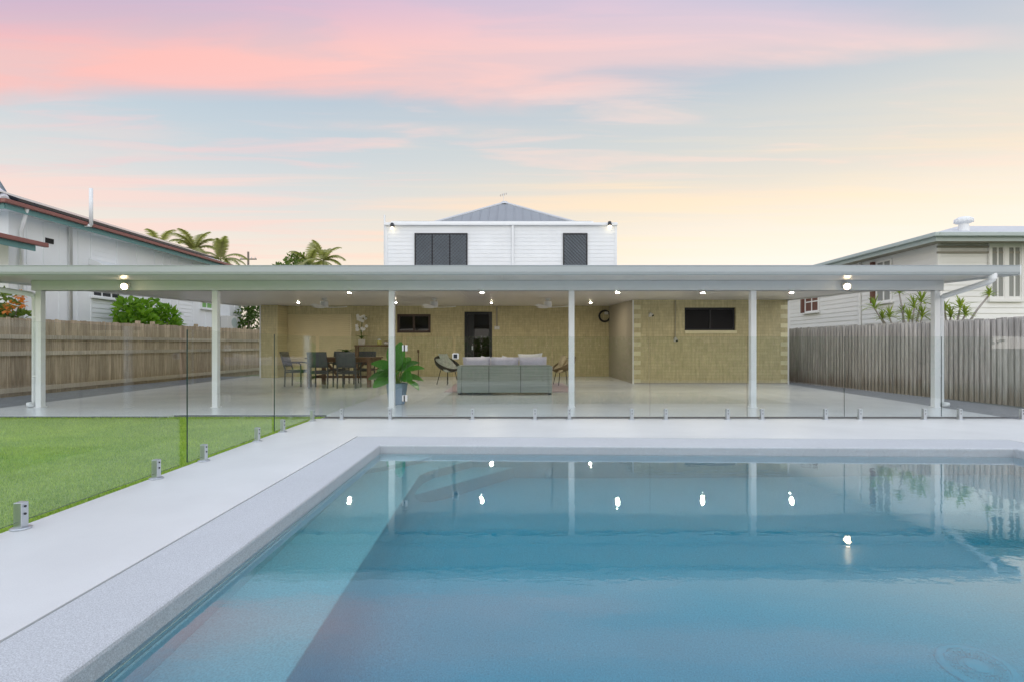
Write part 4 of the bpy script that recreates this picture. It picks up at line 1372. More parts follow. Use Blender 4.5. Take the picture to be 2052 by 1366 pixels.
place('mast', MB().tube([(0, 0, -.2), (0, 0, .35), (.1, -.1, .45)], .02, 8).mesh('mast'), 'steel', ds)

# ------------------------------------------------------------------ neighbour on the right
rh = thing('neighbour_house', 'white weatherboard neighbouring house on the right with grey-green eaves', 'house', (13, 16, 0))
NX, NY = 10.85, 13.05
QX, QY, QZ = 10.32, 12.46, 3.80
wpart('wall_core', MB().box(NX + .03, NX + 9, NY + .03, NY + 12, -.1, QZ - .02), 'cream_board', rh)
bh = .145
z = -.1
while z < QZ - .1:
    z2 = min(z + bh, QZ - .09)
    if z2 > .9:
        vs_ = [(NX, NY, z), (NX + 8, NY, z), (NX + 8, NY + .018, z2), (NX, NY + .018, z2), (NX, NY + .028, z), (NX + 8, NY + .028, z), (NX + 8, NY + .028, z2), (NX, NY + .028, z2)]
        wpart('weatherboard', MB().add(vs_, [(0, 1, 2, 3), (4, 5, 1, 0), (2, 6, 7, 3), (0, 3, 7, 4), (1, 5, 6, 2)]), 'cream_board', rh)
        vs_ = [(NX, NY + .03, z), (NX, NY + 11.9, z), (NX + .018, NY + 11.9, z2), (NX + .018, NY + .03, z2), (NX + .028, NY + .03, z), (NX + .028, NY + 11.9, z), (NX + .028, NY + 11.9, z2), (NX + .028, NY + .03, z2)]
        wpart('weatherboard', MB().add(vs_, [(3, 2, 1, 0), (4, 0, 1, 5), (3, 7, 6, 2), (0, 4, 7, 3), (1, 2, 6, 5)]), 'cream_board', rh)
    z += bh
wpart('corner_board', MB().box(NX - .012, NX + .07, NY - .012, NY + .07, -.1, QZ - .1), 'cream_board', rh)
yc = NX * F / (1724.5 - 1026)
wpart('downpipe', MB().box(NX - .07, NX - .012, yc - .05, yc + .05, -.1, QZ - .1), 'cream_board', rh, bevel=.012)
wpart('soffit', MB().box(QX + .02, QX + 9, QY + .02, NY + 12.4, QZ - .10, QZ - .075), 'soffit', rh)
wpart('fascia', MB().box(QX, QX + .022, QY, NY + 12.4, QZ - .15, QZ - .02), 'gutter_green', rh)
wpart('fascia', MB().box(QX + .023, QX + 9, QY, QY + .022, QZ - .15, QZ - .02), 'gutter_green', rh)
wpart('gutter', MB().box(QX - .12, QX - .001, QY - .12, NY + 12.4, QZ - .05, QZ + .05), 'gutter_green', rh, bevel=.015)
wpart('gutter', MB().box(QX, QX + 9, QY - .12, QY - .001, QZ - .05, QZ + .05), 'gutter_green', rh, bevel=.015)
sr = math.tan(R(15.5))
mb = MB().add([(QX, QY, QZ + .03), (QX + 9, QY, QZ + .03), (QX + 9, QY + 4.4, QZ + .03 + 4.4 * sr), (QX + 4.4, QY + 4.4, QZ + .03 + 4.4 * sr), (QX, NY + 12.4, QZ + .03), (QX + 4.4, NY + 8.4, QZ + .03 + 4.4 * sr)],
              [(0, 1, 2, 3), (0, 3, 5, 4)])
wpart('roof', mb, 'roof_light', rh)
for (xx, zz) in ((0, QZ - .155), (0, QZ - .30)):
    wpart('moulding', MB().box(NX - .03, NX + 8, NY - .03, NY - .002, zz - .05, zz), 'soffit', rh)
# rear window: two sashes each with an upper pair and a lower pair of lights
x0, x1 = PX(1984, NY), PX(2044, NY)
z0, z1 = PZ(600, NY), PZ(493, NY)
rw = thing
mb = MB()
fw = .06
W_ = (x1 - x0)
wf = wpart('window', MB().box(x0 - .06, x1 + .06, NY - .05, NY - .003, z1, z1 + .07).box(x0 - .06, x1 + .06, NY - .06, NY - .003, z0 - .07, z0).box(x0 - .06, x0, NY - .05, NY - .003, z0, z1).box(x1, x1 + .06, NY - .05, NY - .003, z0, z1), 'cream_board', rh)
xm = (x0 + x1) / 2
zm = z0 + (z1 - z0) * .5
wpart('mullion', MB().box(xm - .045, xm + .045, NY - .045, NY - .004, z0, z1), 'cream_board', wf)
for a, c in ((x0, xm - .045), (xm + .045, x1)):
    for (za, zb) in ((z0, zm), (zm, z1)):
        sx = wpart('sash', MB().box(a, c, NY - .035, NY - .005, za, za + .07).box(a, c, NY - .035, NY - .005, zb - .05, zb).box(a, a + .03, NY - .034, NY - .005, za + .07, zb - .05).box(c - .03, c, NY - .034, NY - .005, za + .07, zb - .05), 'cream_board', wf)
        mid = (a + c) / 2
        wpart('glazing_bar', MB().box(mid - .018, mid + .018, NY - .033, NY - .006, za + .07, zb - .05), 'cream_board', sx)
        for (p0, p1) in ((a + .03, mid - .018), (mid + .018, c - .03)):
            wpart('pane', MB().box(p0, p1, NY - .016, NY - .010, za + .07, zb - .05), 'pane_dark' if 'pane_dark' in MATS else 'curtain_grey', sx)
# side windows with brown reveals
for (pa, pb, pt, pbm) in ((1611, 1642, 588, 626), (1752, 1788, 519, 606)):
    ya, yb_ = NX * F / (pb - 1026), NX * F / (pa - 1026)
    ym = (ya + yb_) / 2
    za, zb = PZ(pbm, ym), PZ(pt, ym)
    sw = side_window(rh, NX, -1, ya, yb_ - .10, za, min(zb, QZ - .2), 'reveal_brown' if pa < 1700 else 'curtain_grey', fm='cream_board', mull=1)
    wpart('reveal', MB().box(NX - .12, NX - .001, yb_ - .09, yb_ + .02, za, min(zb, QZ - .2)), 'reveal_brown', sw)
    zq = za + (min(zb, QZ - .2) - za) * .55
    wpart('transom', MB().box(NX - .034, NX - .003, ya + .05, yb_ - .151, zq - .02, zq + .02), 'cream_board', sw)
# roof ventilator
yv = 14.1
xv = PX(1931, yv)
zv = QZ + .03 + (yv - QY) * sr
vb = thing('roof_ventilator', 'white round turbine ventilator on the right house roof', 'ventilator', (xv, yv, zv))
vb.scale = (.82, .82, .85)
place('stem', MB().lathe([(.17, -.1), (.15, .10), (.13, .22)], 16).mesh('stem'), 'white_metal', vb)
place('turbine', MB().lathe([(.13, .20), (.24, .24), (.26, .30), (.25, .36), (.15, .42), (.02, .44)], 20).mesh('turbine'), 'white_metal', vb, smooth=True)
for k in range(14):
    a = 2 * math.pi * k / 14
    place('vane', MB().bar((.262 * math.cos(a), .262 * math.sin(a), .25), (.252 * math.cos(a + .25), .252 * math.sin(a + .25), .355), .012, .03).mesh('vane'), 'white_metal', vb)

# ------------------------------------------------------------------ furniture
# dining table
TY0, TY1 = 13.75, 14.95
TX0, TX1 = PX(617, TY0 + .1), PX(744, TY0 + .1)
tb = thing('dining_table', 'long brown timber dining table with trestle braces under the patio', 'table', ((TX0 + TX1) / 2, (TY0 + TY1) / 2, 0))
TH = .80
nb = 6
for k in range(nb):
    a = TY0 + (TY1 - TY0) * k / nb
    wpart('table_plank', MB().box(TX0 - .05, TX1 + .05, a + .003, a + (TY1 - TY0) / nb - .003, TH - .035, TH), 'timber_dark', tb)
for xx in (TX0 + .05, TX1 - .05):
    for yy in (TY0 + .07, TY1 - .07):
        wpart('leg', MB().box(xx - .05, xx + .05, yy - .045, yy + .045, 0, TH - .036), 'timber_dark', tb, bevel=.005)
    wpart('end_rail', MB().box(xx - .03, xx + .03, TY0 + .116, TY1 - .116, .22, .29), 'timber_dark', tb)
    wpart('end_rail', MB().box(xx - .03, xx + .03, TY0 + .116, TY1 - .116, TH - .13, TH - .037), 'timber_dark', tb)
ymid = (TY0 + TY1) / 2
for yy in (TY0 + .07, TY1 - .07):
    wpart('apron', MB().box(TX0 + .101, TX1 - .101, yy - .015, yy + .015, TH - .12, TH - .037), 'timber_dark', tb)
wpart('stretcher', MB().box(TX0 + .081, TX1 - .081, ymid - .035, ymid + .035, .22, .285), 'timber_dark', tb)
xc = (TX0 + TX1) / 2
for s in (-1, 1):
    wpart('brace', MB().bar((xc + s * .22, ymid, .286), (xc + s * .62, ymid, TH - .05), .05, .06), 'timber_dark', tb)


def dining_chair():
    r_ = thing('dining_chair', '', 'chair', (0, 0, 0), 0, 'dark dining chairs round the table')
    # local: sits facing +y (towards the table), back at -y
    for sx in (-1, 1):
        x = sx * .24
        place('leg', MB().bar((x, -.23, 0), (x, -.21, .46), .03, .03).bar((x, -.21, .46), (x, -.27, .66), .028, .03).mesh('leg'), 'chair_metal', r_)
        place('leg', MB().bar((x, .22, 0), (x, .21, .62), .03, .03).mesh('leg'), 'chair_metal', r_)
        place('armrest', MB().tube([(x, -.25, .655), (x, .06, .66), (x, .17, .645), (x, .21, .60)], .017, 8).mesh('armrest'), 'chair_metal', r_, smooth=True)
        place('side_rail', MB().bar((x, -.2, .40), (x, .2, .40), .025, .03).mesh('side_rail'), 'chair_metal', r_)
    place('seat', MB().box(-.235, .235, -.20, .22, .425, .455).mesh('seat'), 'chair_sling', r_, bevel=.012)
    mb_ = MB()
    n_ = 6
    for i in range(n_ + 1):
        q = i / n_
        for x in (-.255, -.13, 0, .13, .255):
            y = -.235 - .12 * q - .02 * math.cos(x / .255 * math.pi / 2)
            mb_.v.append((x, y, .55 + .40 * q)); 
    f_ = []
    for i in range(n_):
        for j in range(4):
            a = i * 5 + j
            f_.append((a, a + 1, a + 6, a + 5))
    mb_.f = f_; mb_.mi = [0] * len(f_)
    bk_ = place('backrest', mb_.mesh('backrest'), 'chair_sling', r_, smooth=True)
    md = bk_.modifiers.new('solid', 'SOLIDIFY'); md.thickness = .03; md.offset = 0
    place('cross_rail', MB().bar((-.24, .2, .39), (.24, .2, .39), .025, .03).mesh('cross_rail'), 'chair_metal', r_)
    place('cross_rail', MB().bar((-.24, -.21, .39), (.24, -.21, .39), .025, .03).mesh('cross_rail'), 'chair_metal', r_)
    return r_


ch0 = dining_chair()
spots = [(PX(641, 13.6), 13.72, 0, 'dark dining chair seen from behind at the left of the near table side'),
         (PX(697, 13.5), 13.62, 0, 'dark dining chair seen from behind at the right of the near table side'),
         (PX(596, 14.3), 14.25, -90, 'dark dining chair at the left end of the table, seen from the side'),
         (PX(733, 15.3), 15.15, 180, 'dark dining chair across the table nearest the potted plant'),
         (PX(682, 15.3), 15.15, 180, 'dark dining chair across the table behind the small table plant')]
for k, (x, y, rz_, lb) in enumerate(spots):
    o = ch0 if k == 0 else copy_tree(ch0)
    o.location = (x, y, 0); o.rotation_euler = (0, 0, R(rz_)); o['label'] = lb

# console shelf on the recess wall with pots
CY = RYW - .28
kz = PZ(691, CY)
cx0, cx1 = PX(713, CY), PX(786, CY)
cs = thing('console_table', 'narrow brown timber console table against the brick wall', 'console', ((cx0 + cx1) / 2, CY, 0))
wpart('top', MB().box(cx0, cx1, CY - .18, CY + .18, kz - .05, kz), 'timber_dark', cs, bevel=.004)
for xx in (cx0 + .05, cx1 - .05):
    for yy in (CY - .14, CY + .14):
        wpart('leg', MB().box(xx - .03, xx + .03, yy - .03, yy + .03, 0, kz - .051), 'timber_dark', cs)
wpart('shelf', MB().box(cx0 + .081, cx1 - .081, CY - .12, CY + .12, .25, .29), 'timber_dark', cs)


def leaf_mb(mb_, base, d, L, wd, droop, up=Vector((0, 0, 1)), n=7, fold=.15, twist=0.0):
    """one broad leaf as a curved, slightly folded blade"""
    d = Vector(d).normalized()
    side = d.cross(up)
    if side.length < .05: side = Vector((1, 0, 0))
    side.normalize()
    side = (Matrix.Rotation(twist, 3, d) @ side)
    vs2 = []
    p = Vector(base); dirv = d.copy()
    for i in range(n + 1):
        q = i / n
        wq = wd * math.sin(math.pi * min(1.0, (q * .93 + .05))) ** .75
        nn = side.cross(dirv).normalized()
        vs2 += [p - side * wq / 2 + nn * fold * wq, p.copy(), p + side * wq / 2 + nn * fold * wq]
        p = p + dirv * (L / n)
        dirv = (dirv + Vector((0, 0, -droop / n))).normalized()
    f_ = []
    for i in range(n):
        a = 3 * i
        f_ += [(a, a + 1, a + 4, a + 3), (a + 1, a + 2, a + 5, a + 4)]
    mb_.add(vs2, f_)


# orchid
oc = P(724.5, 690, CY)
orc = thing('potted_orchid', 'white flowering orchid in a pale square pot on the console', 'plant', (oc.x, CY, kz))
place('pot', MB().lathe([(.10, .001), (.12, .03), (.13, .20), (.12, .205), (.11, .18)], 4).mesh('pot'), 'pot_white', orc)
for k in range(5):
    a = k * 1.3
    mb_ = MB(); leaf_mb(mb_, (0, 0, .2), (math.cos(a) * .5, math.sin(a) * .5, .8), .30, .09, 1.6)
    place('leaf', mb_.mesh('leaf'), 'leaf_deep', orc)
st = [(0, 0, .2), (.0, -.01, .5), (.02, -.02, .8), (.10, -.03, 1.0), (.20, -.03, 1.02)]
place('stem', MB().tube(st, .012, 6).mesh('stem'), 'leaf_deep', orc)
st2 = [(0, 0, .2), (-.02, -.01, .45), (-.05, -.02, .62), (-.14, -.03, .66)]
place('stem', MB().tube(st2, .012, 6).mesh('stem'), 'leaf_deep', orc)
for k in range(20):
    if k < 11: c_ = Vector((random.uniform(-.16, .20), random.uniform(-.10, .05), random.uniform(.86, 1.08)))
    else: c_ = Vector((random.uniform(-.2, .22), random.uniform(-.10, .05), random.uniform(.52, .72)))
    mb_ = MB()
    for q in range(5):
        a = 2 * math.pi * q / 5
        leaf_mb(mb_, c_, (math.cos(a), -.4, math.sin(a)), .075, .06, .2, up=Vector((0, -1, 0)), n=3)
    place('flower', mb_.mesh('flower'), 'petal', orc)
jp = P(760, 690, CY)
j = thing('yellow_jar', 'small yellow green jar with pale lid on the console', 'jar', (jp.x, CY, kz))
place('body', MB().lathe([(.075, .001), (.085, .03), (.085, .14), (.06, .17)], 16).mesh('body'), 'pot_yellow', j, smooth=True)
place('lid', MB().lathe([(.062, .1705), (.066, .19), (.04, .225), (.01, .23)], 16).mesh('lid'), 'white_fabric', j, smooth=True)
jp = P(774, 690, CY)
j = thing('white_bowl', 'small white bowl on the right part of the console', 'bowl', (jp.x, CY, kz))
place('body', MB().lathe([(.05, .001), (.09, .05), (.11, .11), (.10, .11), (.06, .04)], 16).mesh('body'), 'pot_white', j, smooth=True)
place('filling', MB().lathe([(.095, .095), (.07, .13), (.02, .15)], 12).mesh('filling'), 'timber_dark', j, smooth=True)
# plant on the table
tp = thing('table_plant', 'small leafy plant in a white pot on the dining table', 'plant', (PX(694, 14.4), 14.4, TH))
place('pot', MB().lathe([(.07, .001), (.10, .05), (.11, .12), (.10, .12), (.08, .08)], 16).mesh('pot'), 'pot_white', tp, smooth=True)
for k in range(11):
    a = k * 2.4
    mb_ = MB(); leaf_mb(mb_, (0, 0, .10), (math.cos(a) * .8, math.sin(a) * .8, random.uniform(.5, 1.4)), random.uniform(.22, .36), .085, 1.7)
    place('leaf', mb_.mesh('leaf'), 'leaf_deep', tp)

# large potted plant by the post
PYp = 9.75
pp = thing('potted_plant', 'big leafed green plant in a blue grey pot behind the slim post', 'plant', (PX(795, PYp), PYp, 0))
place('pot', MB().lathe([(.145, .001), (.155, .02), (.205, .37), (.212, .40), (.19, .40), (.18, .36)], 8).mesh('pot'), 'pot_blue', pp)
place('soil', MB().lathe([(.178, .345), (.05, .365)], 16).mesh('soil'), 'bark', pp)
leafdirs = [(-.75, -.3, .9, .50), (.15, -.2, 1.5, .62), (-.25, .2, 1.5, .55), (.85, -.1, .55, .52), (.7, .3, .85, .46), (-.9, .0, .25, .50), (-.65, -.6, .0, .44),
            (.55, -.5, .2, .42), (.05, -.8, .35, .46), (.8, -.3, -.1, .46), (-.35, -.7, .45, .46), (-.8, .4, .55, .44), (.3, .7, 1.0, .5), (-.1, .6, 1.2, .5), (.9, .2, .15, .44)]
for k, (a, b_, c_, L) in enumerate(leafdirs):
    mb_ = MB()
    dv = Vector((a, b_, c_)).normalized()
    root_ = Vector((dv.x * .03, dv.y * .03, .36))
    el_ = root_ + Vector((dv.x * .10, dv.y * .10, .10 + .20 * max(0, dv.z)))
    leaf_mb(mb_, el_, dv, L * .88, .27, .7 + .5 * random.random(), n=8, fold=.07, twist=random.uniform(-.9, .9))
    lf = place('leaf', mb_.mesh('leaf'), 'leaf_big', pp, smooth=True)
    place('stalk', MB().tube([root_, el_], .010, 6).mesh('stalk'), 'leaf_bright', lf)

# sofa with lilac cushions
SY = 11.66
sx0, sx1 = PX(916, SY), PX(1107, SY)
so = thing('outdoor_sofa', 'grey green woven sofa with lilac cushions seen from behind', 'sofa', ((sx0 + sx1) / 2, SY + .4, 0))
H1 = PZ(733, SY)
wpart('back_panel', MB().box(sx0 + .10, sx1 - .10, SY + .005, SY + .07, .04, H1), 'rattan', so, bevel=.012)
for x0_, x1_ in ((sx0, sx0 + .099), (sx1 - .099, sx1)):
    wpart('arm', MB().box(x0_, x1_, SY, SY + .82, .04, H1 + .005), 'rattan', so, bevel=.015)
wpart('top_rail', MB().box(sx0 + .1, sx1 - .1, SY - .004, SY + .09, H1 + .001, H1 + .02), 'rattan', so, bevel=.006)
wpart('seat_base', MB().box(sx0 + .1, sx1 - .1, SY + .071, SY + .80, .08, .30), 'rattan', so, bevel=.012)
for q in range(3):
    xm_ = sx0 + (sx1 - sx0) * (q + .5) / 3
    wpart('back_joint', MB().box(sx0 + (sx1 - sx0) * (q + 1) / 3 - .006, sx0 + (sx1 - sx0) * (q + 1) / 3 + .006, SY - .002, SY + .004, .05, H1), 'chair_metal', so) if q < 2 else None
for xx in (sx0 + .05, sx1 - .05):
    for yy in (SY + .06, SY + .74):
        wpart('foot', MB().box(xx - .03, xx + .03, yy - .03, yy + .03, 0, .0395), 'chair_metal', so)
cw = (sx1 - sx0 - .22) / 3
for q in range(3):
    xm_ = sx0 + .11 + cw * (q + .5)
    wpart('seat_cushion', MB().box(xm_ - cw / 2 + .006, xm_ + cw / 2 - .006, SY + .16, SY + .79, .301, .43), 'lilac_fabric', so, bevel=.03)
    Mx = Matrix.Rotation(R(12 + random.uniform(-3, 3)), 3, 'X') @ Matrix.Rotation(R(random.uniform(-1.5, 1.5)), 3, 'Y')
    wpart('back_cushion', MB().pillow(cw - .012, .44, .20, (xm_, SY + .20, .64), Mx, pinch=.02), 'lilac_fabric', so, smooth=True)
Mx = Matrix.Rotation(R(14), 3, 'X') @ Matrix.Rotation(R(-2), 3, 'Y')
sp_ = place('throw_pillow', MB().pillow(.58, .42, .16, (0, 0, 0), Mx, pinch=.10).mesh('throw_pillow'), 'white_fabric', None, (PX(1063, SY + .36), SY + .42, .73), smooth=True)
tag(sp_, 'large white patterned pillow on the right end of the sofa', 'pillow', 'pillows on the sofa')
for px, ll in ((979, 'white pillow peeking over the left sofa cushion'), (1020, 'white pillow peeking over the middle sofa cushion')):
    Mx = Matrix.Rotation(R(20), 3, 'X') @ Matrix.Rotation(R(random.uniform(-14, 14)), 3, 'Y')
    o = place('throw_pillow', MB().pillow(.42, .40, .14, (0, 0, 0), Mx, pinch=.12).mesh('throw_pillow'), 'white_fabric', None, (PX(px, SY + .36), SY + .44, .665), smooth=True)
    tag(o, ll, 'pillow', 'pillows on the sofa')
rg = place('rug', MB().box(PX(893, 12.6), PX(1150, 12.6), 12.35, 15.4, -.0005, .012).mesh('rug'), 'rug')
tag(rg, 'dusty pink rug in front of the sofa', 'rug')


def tub_chair(name, label, x, y, rz_, shell_m, cush_m, z_seat=.40):
    r_ = thing(name, label, 'chair', (x, y, 0), rz_)
    # shell: open bowl tilted back, local front = +x
    mb_ = MB(); n1_, n2_ = 9, 20
    tilt = Matrix.Rotation(R(30), 3, 'Y')
    vs2 = []
    for i in range(n1_ + 1):
        q = i / n1_
        for k in range(n2_):
            a = 2 * math.pi * k / n2_
            rr = .39 * math.sin(q * math.pi / 2)
            zz = -.22 * math.cos(q * math.pi / 2)
            vs2.append(tilt @ Vector((rr * math.cos(a) * .95, rr * math.sin(a), zz)) + Vector((-.02, 0, .62)))
    f_ = [(i * n2_ + k, i * n2_ + (k + 1) % n2_, (i + 1) * n2_ + (k + 1) % n2_, (i + 1) * n2_ + k) for i in range(n1_) for k in range(n2_)]
    sh = place('shell', mb_.add(vs2, f_).mesh('shell'), shell_m, r_, smooth=True)
    md = sh.modifiers.new('solid', 'SOLIDIFY'); md.thickness = .025
    rim = [tilt @ Vector((.39 * .95 * math.cos(a), .39 * math.sin(a), 0)) + Vector((-.02, 0, .62)) for a in np.linspace(0, 2 * math.pi, 25)]
    place('rim', MB().tube(rim, .022, 8, caps=False).mesh('rim'), shell_m, r_, smooth=True)
    for a in (45, 135, 225, 315):
        ca, sa = math.cos(R(a)), math.sin(R(a))
        place('leg', MB().tube([(.20 * ca, .20 * sa, .42), (.30 * ca, .32 * sa, 0)], .011, 8).mesh('leg'), 'black_metal', r_)
    Mc = Matrix.Rotation(R(38), 3, 'Y') @ Matrix.Rotation(R(90), 3, 'X')
    place('seat_cushion', MB().pillow(.60, .60, .16, (-.02, 0, .56), Mc, pinch=.0).mesh('seat_cushion'), cush_m, r_, smooth=True)
    return r_


yc_ = 14.9
tub_chair('wicker_chair', 'black rimmed wicker tub chair with patterned cushion left of the sofa', PX(897, yc_), yc_, R(-38), 'wicker_black', 'print_fabric')
pw_ = place('throw_pillow', MB().pillow(.36, .36, .12, (0, 0, 0), Matrix.Rotation(R(-38), 3, 'Z') @ Matrix.Rotation(R(-32), 3, 'Y') @ Matrix.Rotation(R(90), 3, 'Z'), pinch=.08).mesh('throw_pillow'), 'print_fabric', None, (PX(891, yc_), yc_ + .06, .74), smooth=True)
tag(pw_, 'pale patterned pillow on the black wicker tub chair', 'pillow')
yc_ = 14.6
tub_chair('wicker_chair', 'tan wicker tub chair right of the sofa behind the post', PX(1128, yc_), yc_, R(195), 'wicker_tan', 'beige_fabric')
pw_ = place('throw_pillow', MB().pillow(.38, .34, .12, (0, 0, 0), Matrix.Rotation(R(22), 3, 'Y') @ Matrix.Rotation(R(100), 3, 'Z'), pinch=.08).mesh('throw_pillow'), 'beige_fabric', None, (PX(1126, yc_), yc_ - .12, .70), smooth=True)
tag(pw_, 'beige pillow on the tan wicker chair right of the sofa', 'pillow')


# ------------------------------------------------------------------ plants
def crown_mesh(n, rx, ry, rz_, leaf, seed, clumps=14, bottom=-.6):
    r0 = np.random.default_rng(seed)
    cc = []
    for k in range(clumps):
        v = r0.normal(size=3); v /= np.linalg.norm(v)
        v[2] = max(v[2], bottom)
        cc.append((v * r0.uniform(.45, .85), r0.uniform(.28, .48)))
    mb_ = MB()
    for i in range(n):
        c_, cr = cc[r0.integers(len(cc))]
        v = r0.normal(size=3); v /= np.linalg.norm(v)
        p = (c_ + v * cr * r0.uniform(.7, 1.05))
        p = np.array([p[0] * rx, p[1] * ry, p[2] * rz_])
        d = v + r0.normal(size=3) * .6 + np.array([0, 0, -.25]); d /= np.linalg.norm(d)
        s = np.cross(d, r0.normal(size=3)); s /= np.linalg.norm(s)
        L = leaf * r0.uniform(.7, 1.3); W = L * .30
        nn = np.cross(s, d) * L * .12
        mb_.add([p, p + d * L * .45 + s * W + nn, p + d * L, p + d * L * .45 - s * W + nn], [(0, 1, 2, 3)])
    return mb_.mesh('crown')


def bush(name, label, cat, base, rx, ry, rz_, zc_, n, leaf, m_, seed, trunk=.05, flowers=0, group=None):
    r_ = thing(name, label, cat, base, 0, group)
    c_ = place('crown', crown_mesh(n, rx, ry, rz_, leaf, seed), m_, r_, (0, 0, zc_))
    place('trunk', MB().tube([(0, 0, 0), (.03, .02, zc_ * .5), (0, 0, zc_)], [trunk, trunk * .8, trunk * .5], 8).mesh('trunk'), 'bark', r_, smooth=True)
    r0 = random.Random(seed)
    for k in range(5):
        a = k * 1.26 + r0.random()
        place('limb', MB().tube([(0, 0, zc_ * .45), (math.cos(a) * rx * .35, math.sin(a) * ry * .35, zc_ * .8), (math.cos(a) * rx * .6, math.sin(a) * ry * .6, zc_ + rz_ * .2)], [trunk * .55, trunk * .4, trunk * .2], 6).mesh('limb'), 'bark', r_)
    return r_


yb1 = 17.3
bush('round_shrub', 'bright green rounded shrub behind the left fence', 'shrub', (PX(303, yb1), yb1, -.12), .74, 1.30, 1.25, 1.78, 2600, .21, 'leaf_bright', 3, .06)
yb2 = 12.3
fb_ = bush('flowering_shrub', 'leafy shrub with orange flower clusters at the far left edge', 'shrub', (PX(-8, yb2), yb2 - .0, -.12), .75, .55, .70, 2.05, 620, .17, 'leaf_hedge', 5, .045)
for k, (px, py) in enumerate(((41, 592), (43, 609), (12, 620), (20, 612), (-20, 580))):
    c_ = P(px, py, yb2 - .35)
    mb_ = MB()
    for q in range(22):
        v = Vector((random.gauss(0, 1), random.gauss(0, 1), random.gauss(0, 1))).normalized()
        leaf_mb(mb_, v * .05, v, .09, .07, .3, n=2)
    place('flower_cluster', mb_.mesh('flower_cluster'), 'flower_orange', fb_, c_ - fb_.location)
yb3 = 24.5
bush('garden_tree', 'dark leafy shrub between the left house and the patio wall', 'tree', (PX(503, yb3), yb3, -.12), .55, .9, 1.5, 2.1, 1500, .15, 'leaf_deep', 8, .07)
yb4 = 52.0
bush('distant_tree', 'rounded green tree far behind the patio roof', 'tree', (PX(588, yb4), yb4, -.12), 2.2, 2.2, 2.4, 8.2, 2600, .36, 'leaf_hedge', 11, .22)


def palm(label, px, py, Y, size, seed, nf=11):
    """palm with its crown centre at the pixel"""
    r0 = random.Random(seed)
    c_ = P(px, py, Y)
    r_ = thing('palm_tree', label, 'palm', (c_.x, Y, -.12), 0, 'palms beyond the roofs')
    hz = c_.z + .12
    place('trunk', MB().tube([(0, 0, 0), (.1, 0, hz * .5), (0, 0, hz)], [.16, .12, .10], 10).mesh('trunk'), 'palm_trunk', r_, smooth=True)
    place('crownshaft', MB().tube([(0, 0, hz), (0, 0, hz + size * .22)], [.11, .05], 8).mesh('crownshaft'), 'leaf_palm', r_, smooth=True)
    for k in range(nf):
        a = 2 * math.pi * k / nf + r0.uniform(-.3, .3)
        el_ = r0.uniform(.15, 1.35)
        d = Vector((math.cos(a) * math.cos(el_), math.sin(a) * math.cos(el_), math.sin(el_)))
        L = size * r0.uniform(.85, 1.15)
        n_ = 22
        p = Vector((0, 0, hz + size * .18)); dv = d.copy()
        mb_ = MB(); pts_ = []
        for i in range(n_ + 1):
            pts_.append(p.copy())
            q = i / n_
            p = p + dv * (L / n_)
            dv = (dv + Vector((0, 0, -(1.6 + .6 * r0.random()) / n_ * (0.4 + q * 1.2)))).normalized()
        mb_.tube(pts_, [.035 * size / 2.5 * (1 - .8 * i / n_) for i in range(n_ + 1)], 5)
        for i in range(2, n_):
            q = i / n_
            t_ = (pts_[i + 1] - pts_[i - 1]).normalized()
            side = t_.cross(Vector((0, 0, 1)))
            if side.length < .05: side = Vector((math.sin(a), -math.cos(a), 0))
            side.normalize()
            for s in (-1, 1):
                ll = size * .24 * math.sin(math.pi * (q * .85 + .12)) ** .7
                for off in (0, .5):
                    b0 = pts_[i].lerp(pts_[min(i + 1, n_)], off)
                    tip = b0 + side * s * ll + t_ * ll * .55 + Vector((0, 0, -ll * (.25 + .25 * r0.random())))
                    wv = t_ * (.022 * size)
                    mb_.add([b0 - wv, b0 + wv, tip], [(0, 1, 2)])
        place('frond', mb_.mesh('frond'), 'leaf_palm', r_)


palm('palm top just above the left house roof, leftmost of the palms', 318, 508, 48, 2.5, 1)
palm('tall palm behind the left house roof with upright centre frond', 390, 512, 46, 2.6, 2, 12)
palm('palm with drooping fronds at the end of the left house roof', 442, 530, 46, 2.4, 4, 12)
palm('palm beside the rounded tree behind the patio roof', 648, 532, 50, 2.4, 6, 12)
palm('palm leaning out of the rounded tree behind the patio roof', 620, 545, 53, 3.2, 9, 8)

pol = thing('power_pole', 'distant timber power pole with crossarm between the palms', 'power pole', (PX(497.5, 62), 62, -.12))
place('pole', MB().tube([(0, 0, 0), (0, 0, PZ(505, 62) + .12)], [.17, .12], 8).mesh('pole'), 'pole_wood', pol)
place('crossarm', MB().box(-1.0, 1.0, -.06, .06, PZ(519, 62), PZ(519, 62) + .14).mesh('crossarm'), 'pole_wood', pol)
for xx in (-.85, -.4, .4, .85):
    place('insulator', MB().lathe([(.05, 0), (.06, .1), (.03, .2)], 8, (xx, 0, PZ(519, 62) + .14)).mesh('insulator'), 'plastic_white', pol)


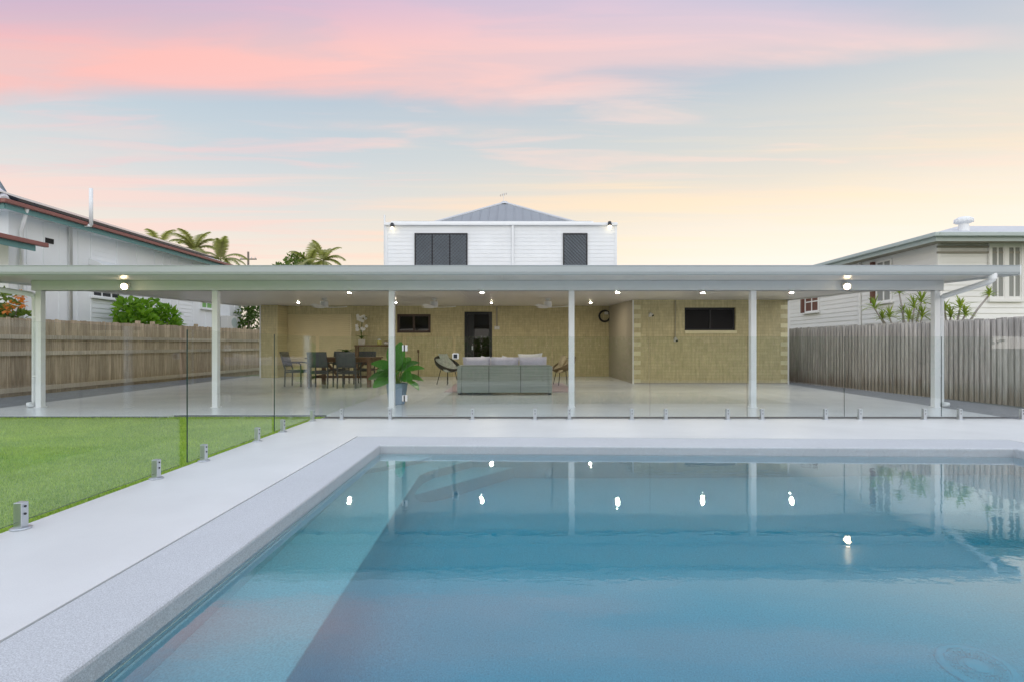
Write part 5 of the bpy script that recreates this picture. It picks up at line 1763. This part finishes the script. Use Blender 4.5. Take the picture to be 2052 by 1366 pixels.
def rosette(root, c_, L, seed, n=26, upb=.5):
    r0 = random.Random(seed)
    mb_ = MB()
    for k in range(n):
        a = 2 * math.pi * k * .618 + r0.random() * .4
        el_ = math.asin(max(-.8, min(.98, -0.35 + upb + 1.25 * (k / n) - .1)))
        d = Vector((math.cos(a) * math.cos(el_), math.sin(a) * math.cos(el_), math.sin(el_)))
        leaf_mb(mb_, (0, 0, 0), d, L * r0.uniform(.8, 1.15), .035, r0.uniform(.5, 1.2), n=4, fold=.2)
    place('leaf_rosette', mb_.mesh('leaf_rosette'), 'leaf_strap', root, c_)


def strappy(label, Y, base_px, heads, seed):
    """branching plant: each head = (px, py, leaf length) joined to the base by a bent grey stem"""
    b0 = Vector((PX(base_px, Y), Y, -.12))
    r_ = thing('dragon_tree', label, 'plant', b0, 0, 'spiky plants behind the right fence')
    for k, (px, py, L, dY) in enumerate(heads):
        h = P(px, py, Y + dY) - b0
        kn = Vector((h.x * .35 + random.uniform(-.08, .08), h.y * .5, h.z * .62))
        place('stem', MB().tube([Vector((0, 0, 0)), kn * .55 + Vector((0, 0, .15)), kn, kn.lerp(h, .6) + Vector((0, 0, .05)), h], [.04, .035, .026, .02, .017], 7).mesh('stem'), 'stem_grey', r_, smooth=True)
        rosette(r_, h, L, seed + k)


strappy('spiky yellow green plant with many heads behind the right fence, left of the corner post', 12.9, 1815,
        [(1752, 618, .34, .1), (1782, 636, .30, 0), (1809, 628, .26, .2), (1832, 618, .36, -.1), (1846, 606, .36, .1), (1822, 640, .32, -.2), (1802, 588, .20, .2), (1848, 636, .34, .0), (1768, 640, .26, .1)], 20)
strappy('spiky green plant with long leaning branch behind the right fence, right of the corner post', 11.15, 1900,
        [(1924, 618, .30, .0), (1905, 636, .28, .1), (1982, 592, .20, .0), (1934, 632, .24, -.1), (1893, 622, .26, .2)], 40)
# hedge behind the camera along the back fence (mirrored in the glass)
for k, x in enumerate((-5.6, -3.4, -1.2, 1.0, 3.2, 5.4, 7.6, 9.8, 12.0, 14.2)):
    words = ('first', 'second', 'third', 'fourth', 'fifth', 'sixth', 'seventh', 'eighth', 'ninth', 'tenth')
    bush('hedge_shrub', f'{words[k]} hedge shrub from the left along the fence behind the pool', 'shrub', (x, -1.15, -.1), 1.25, .42, .98, 1.05, 800, .17, 'leaf_hedge', 60 + k, .05, group='hedge shrubs behind the pool')
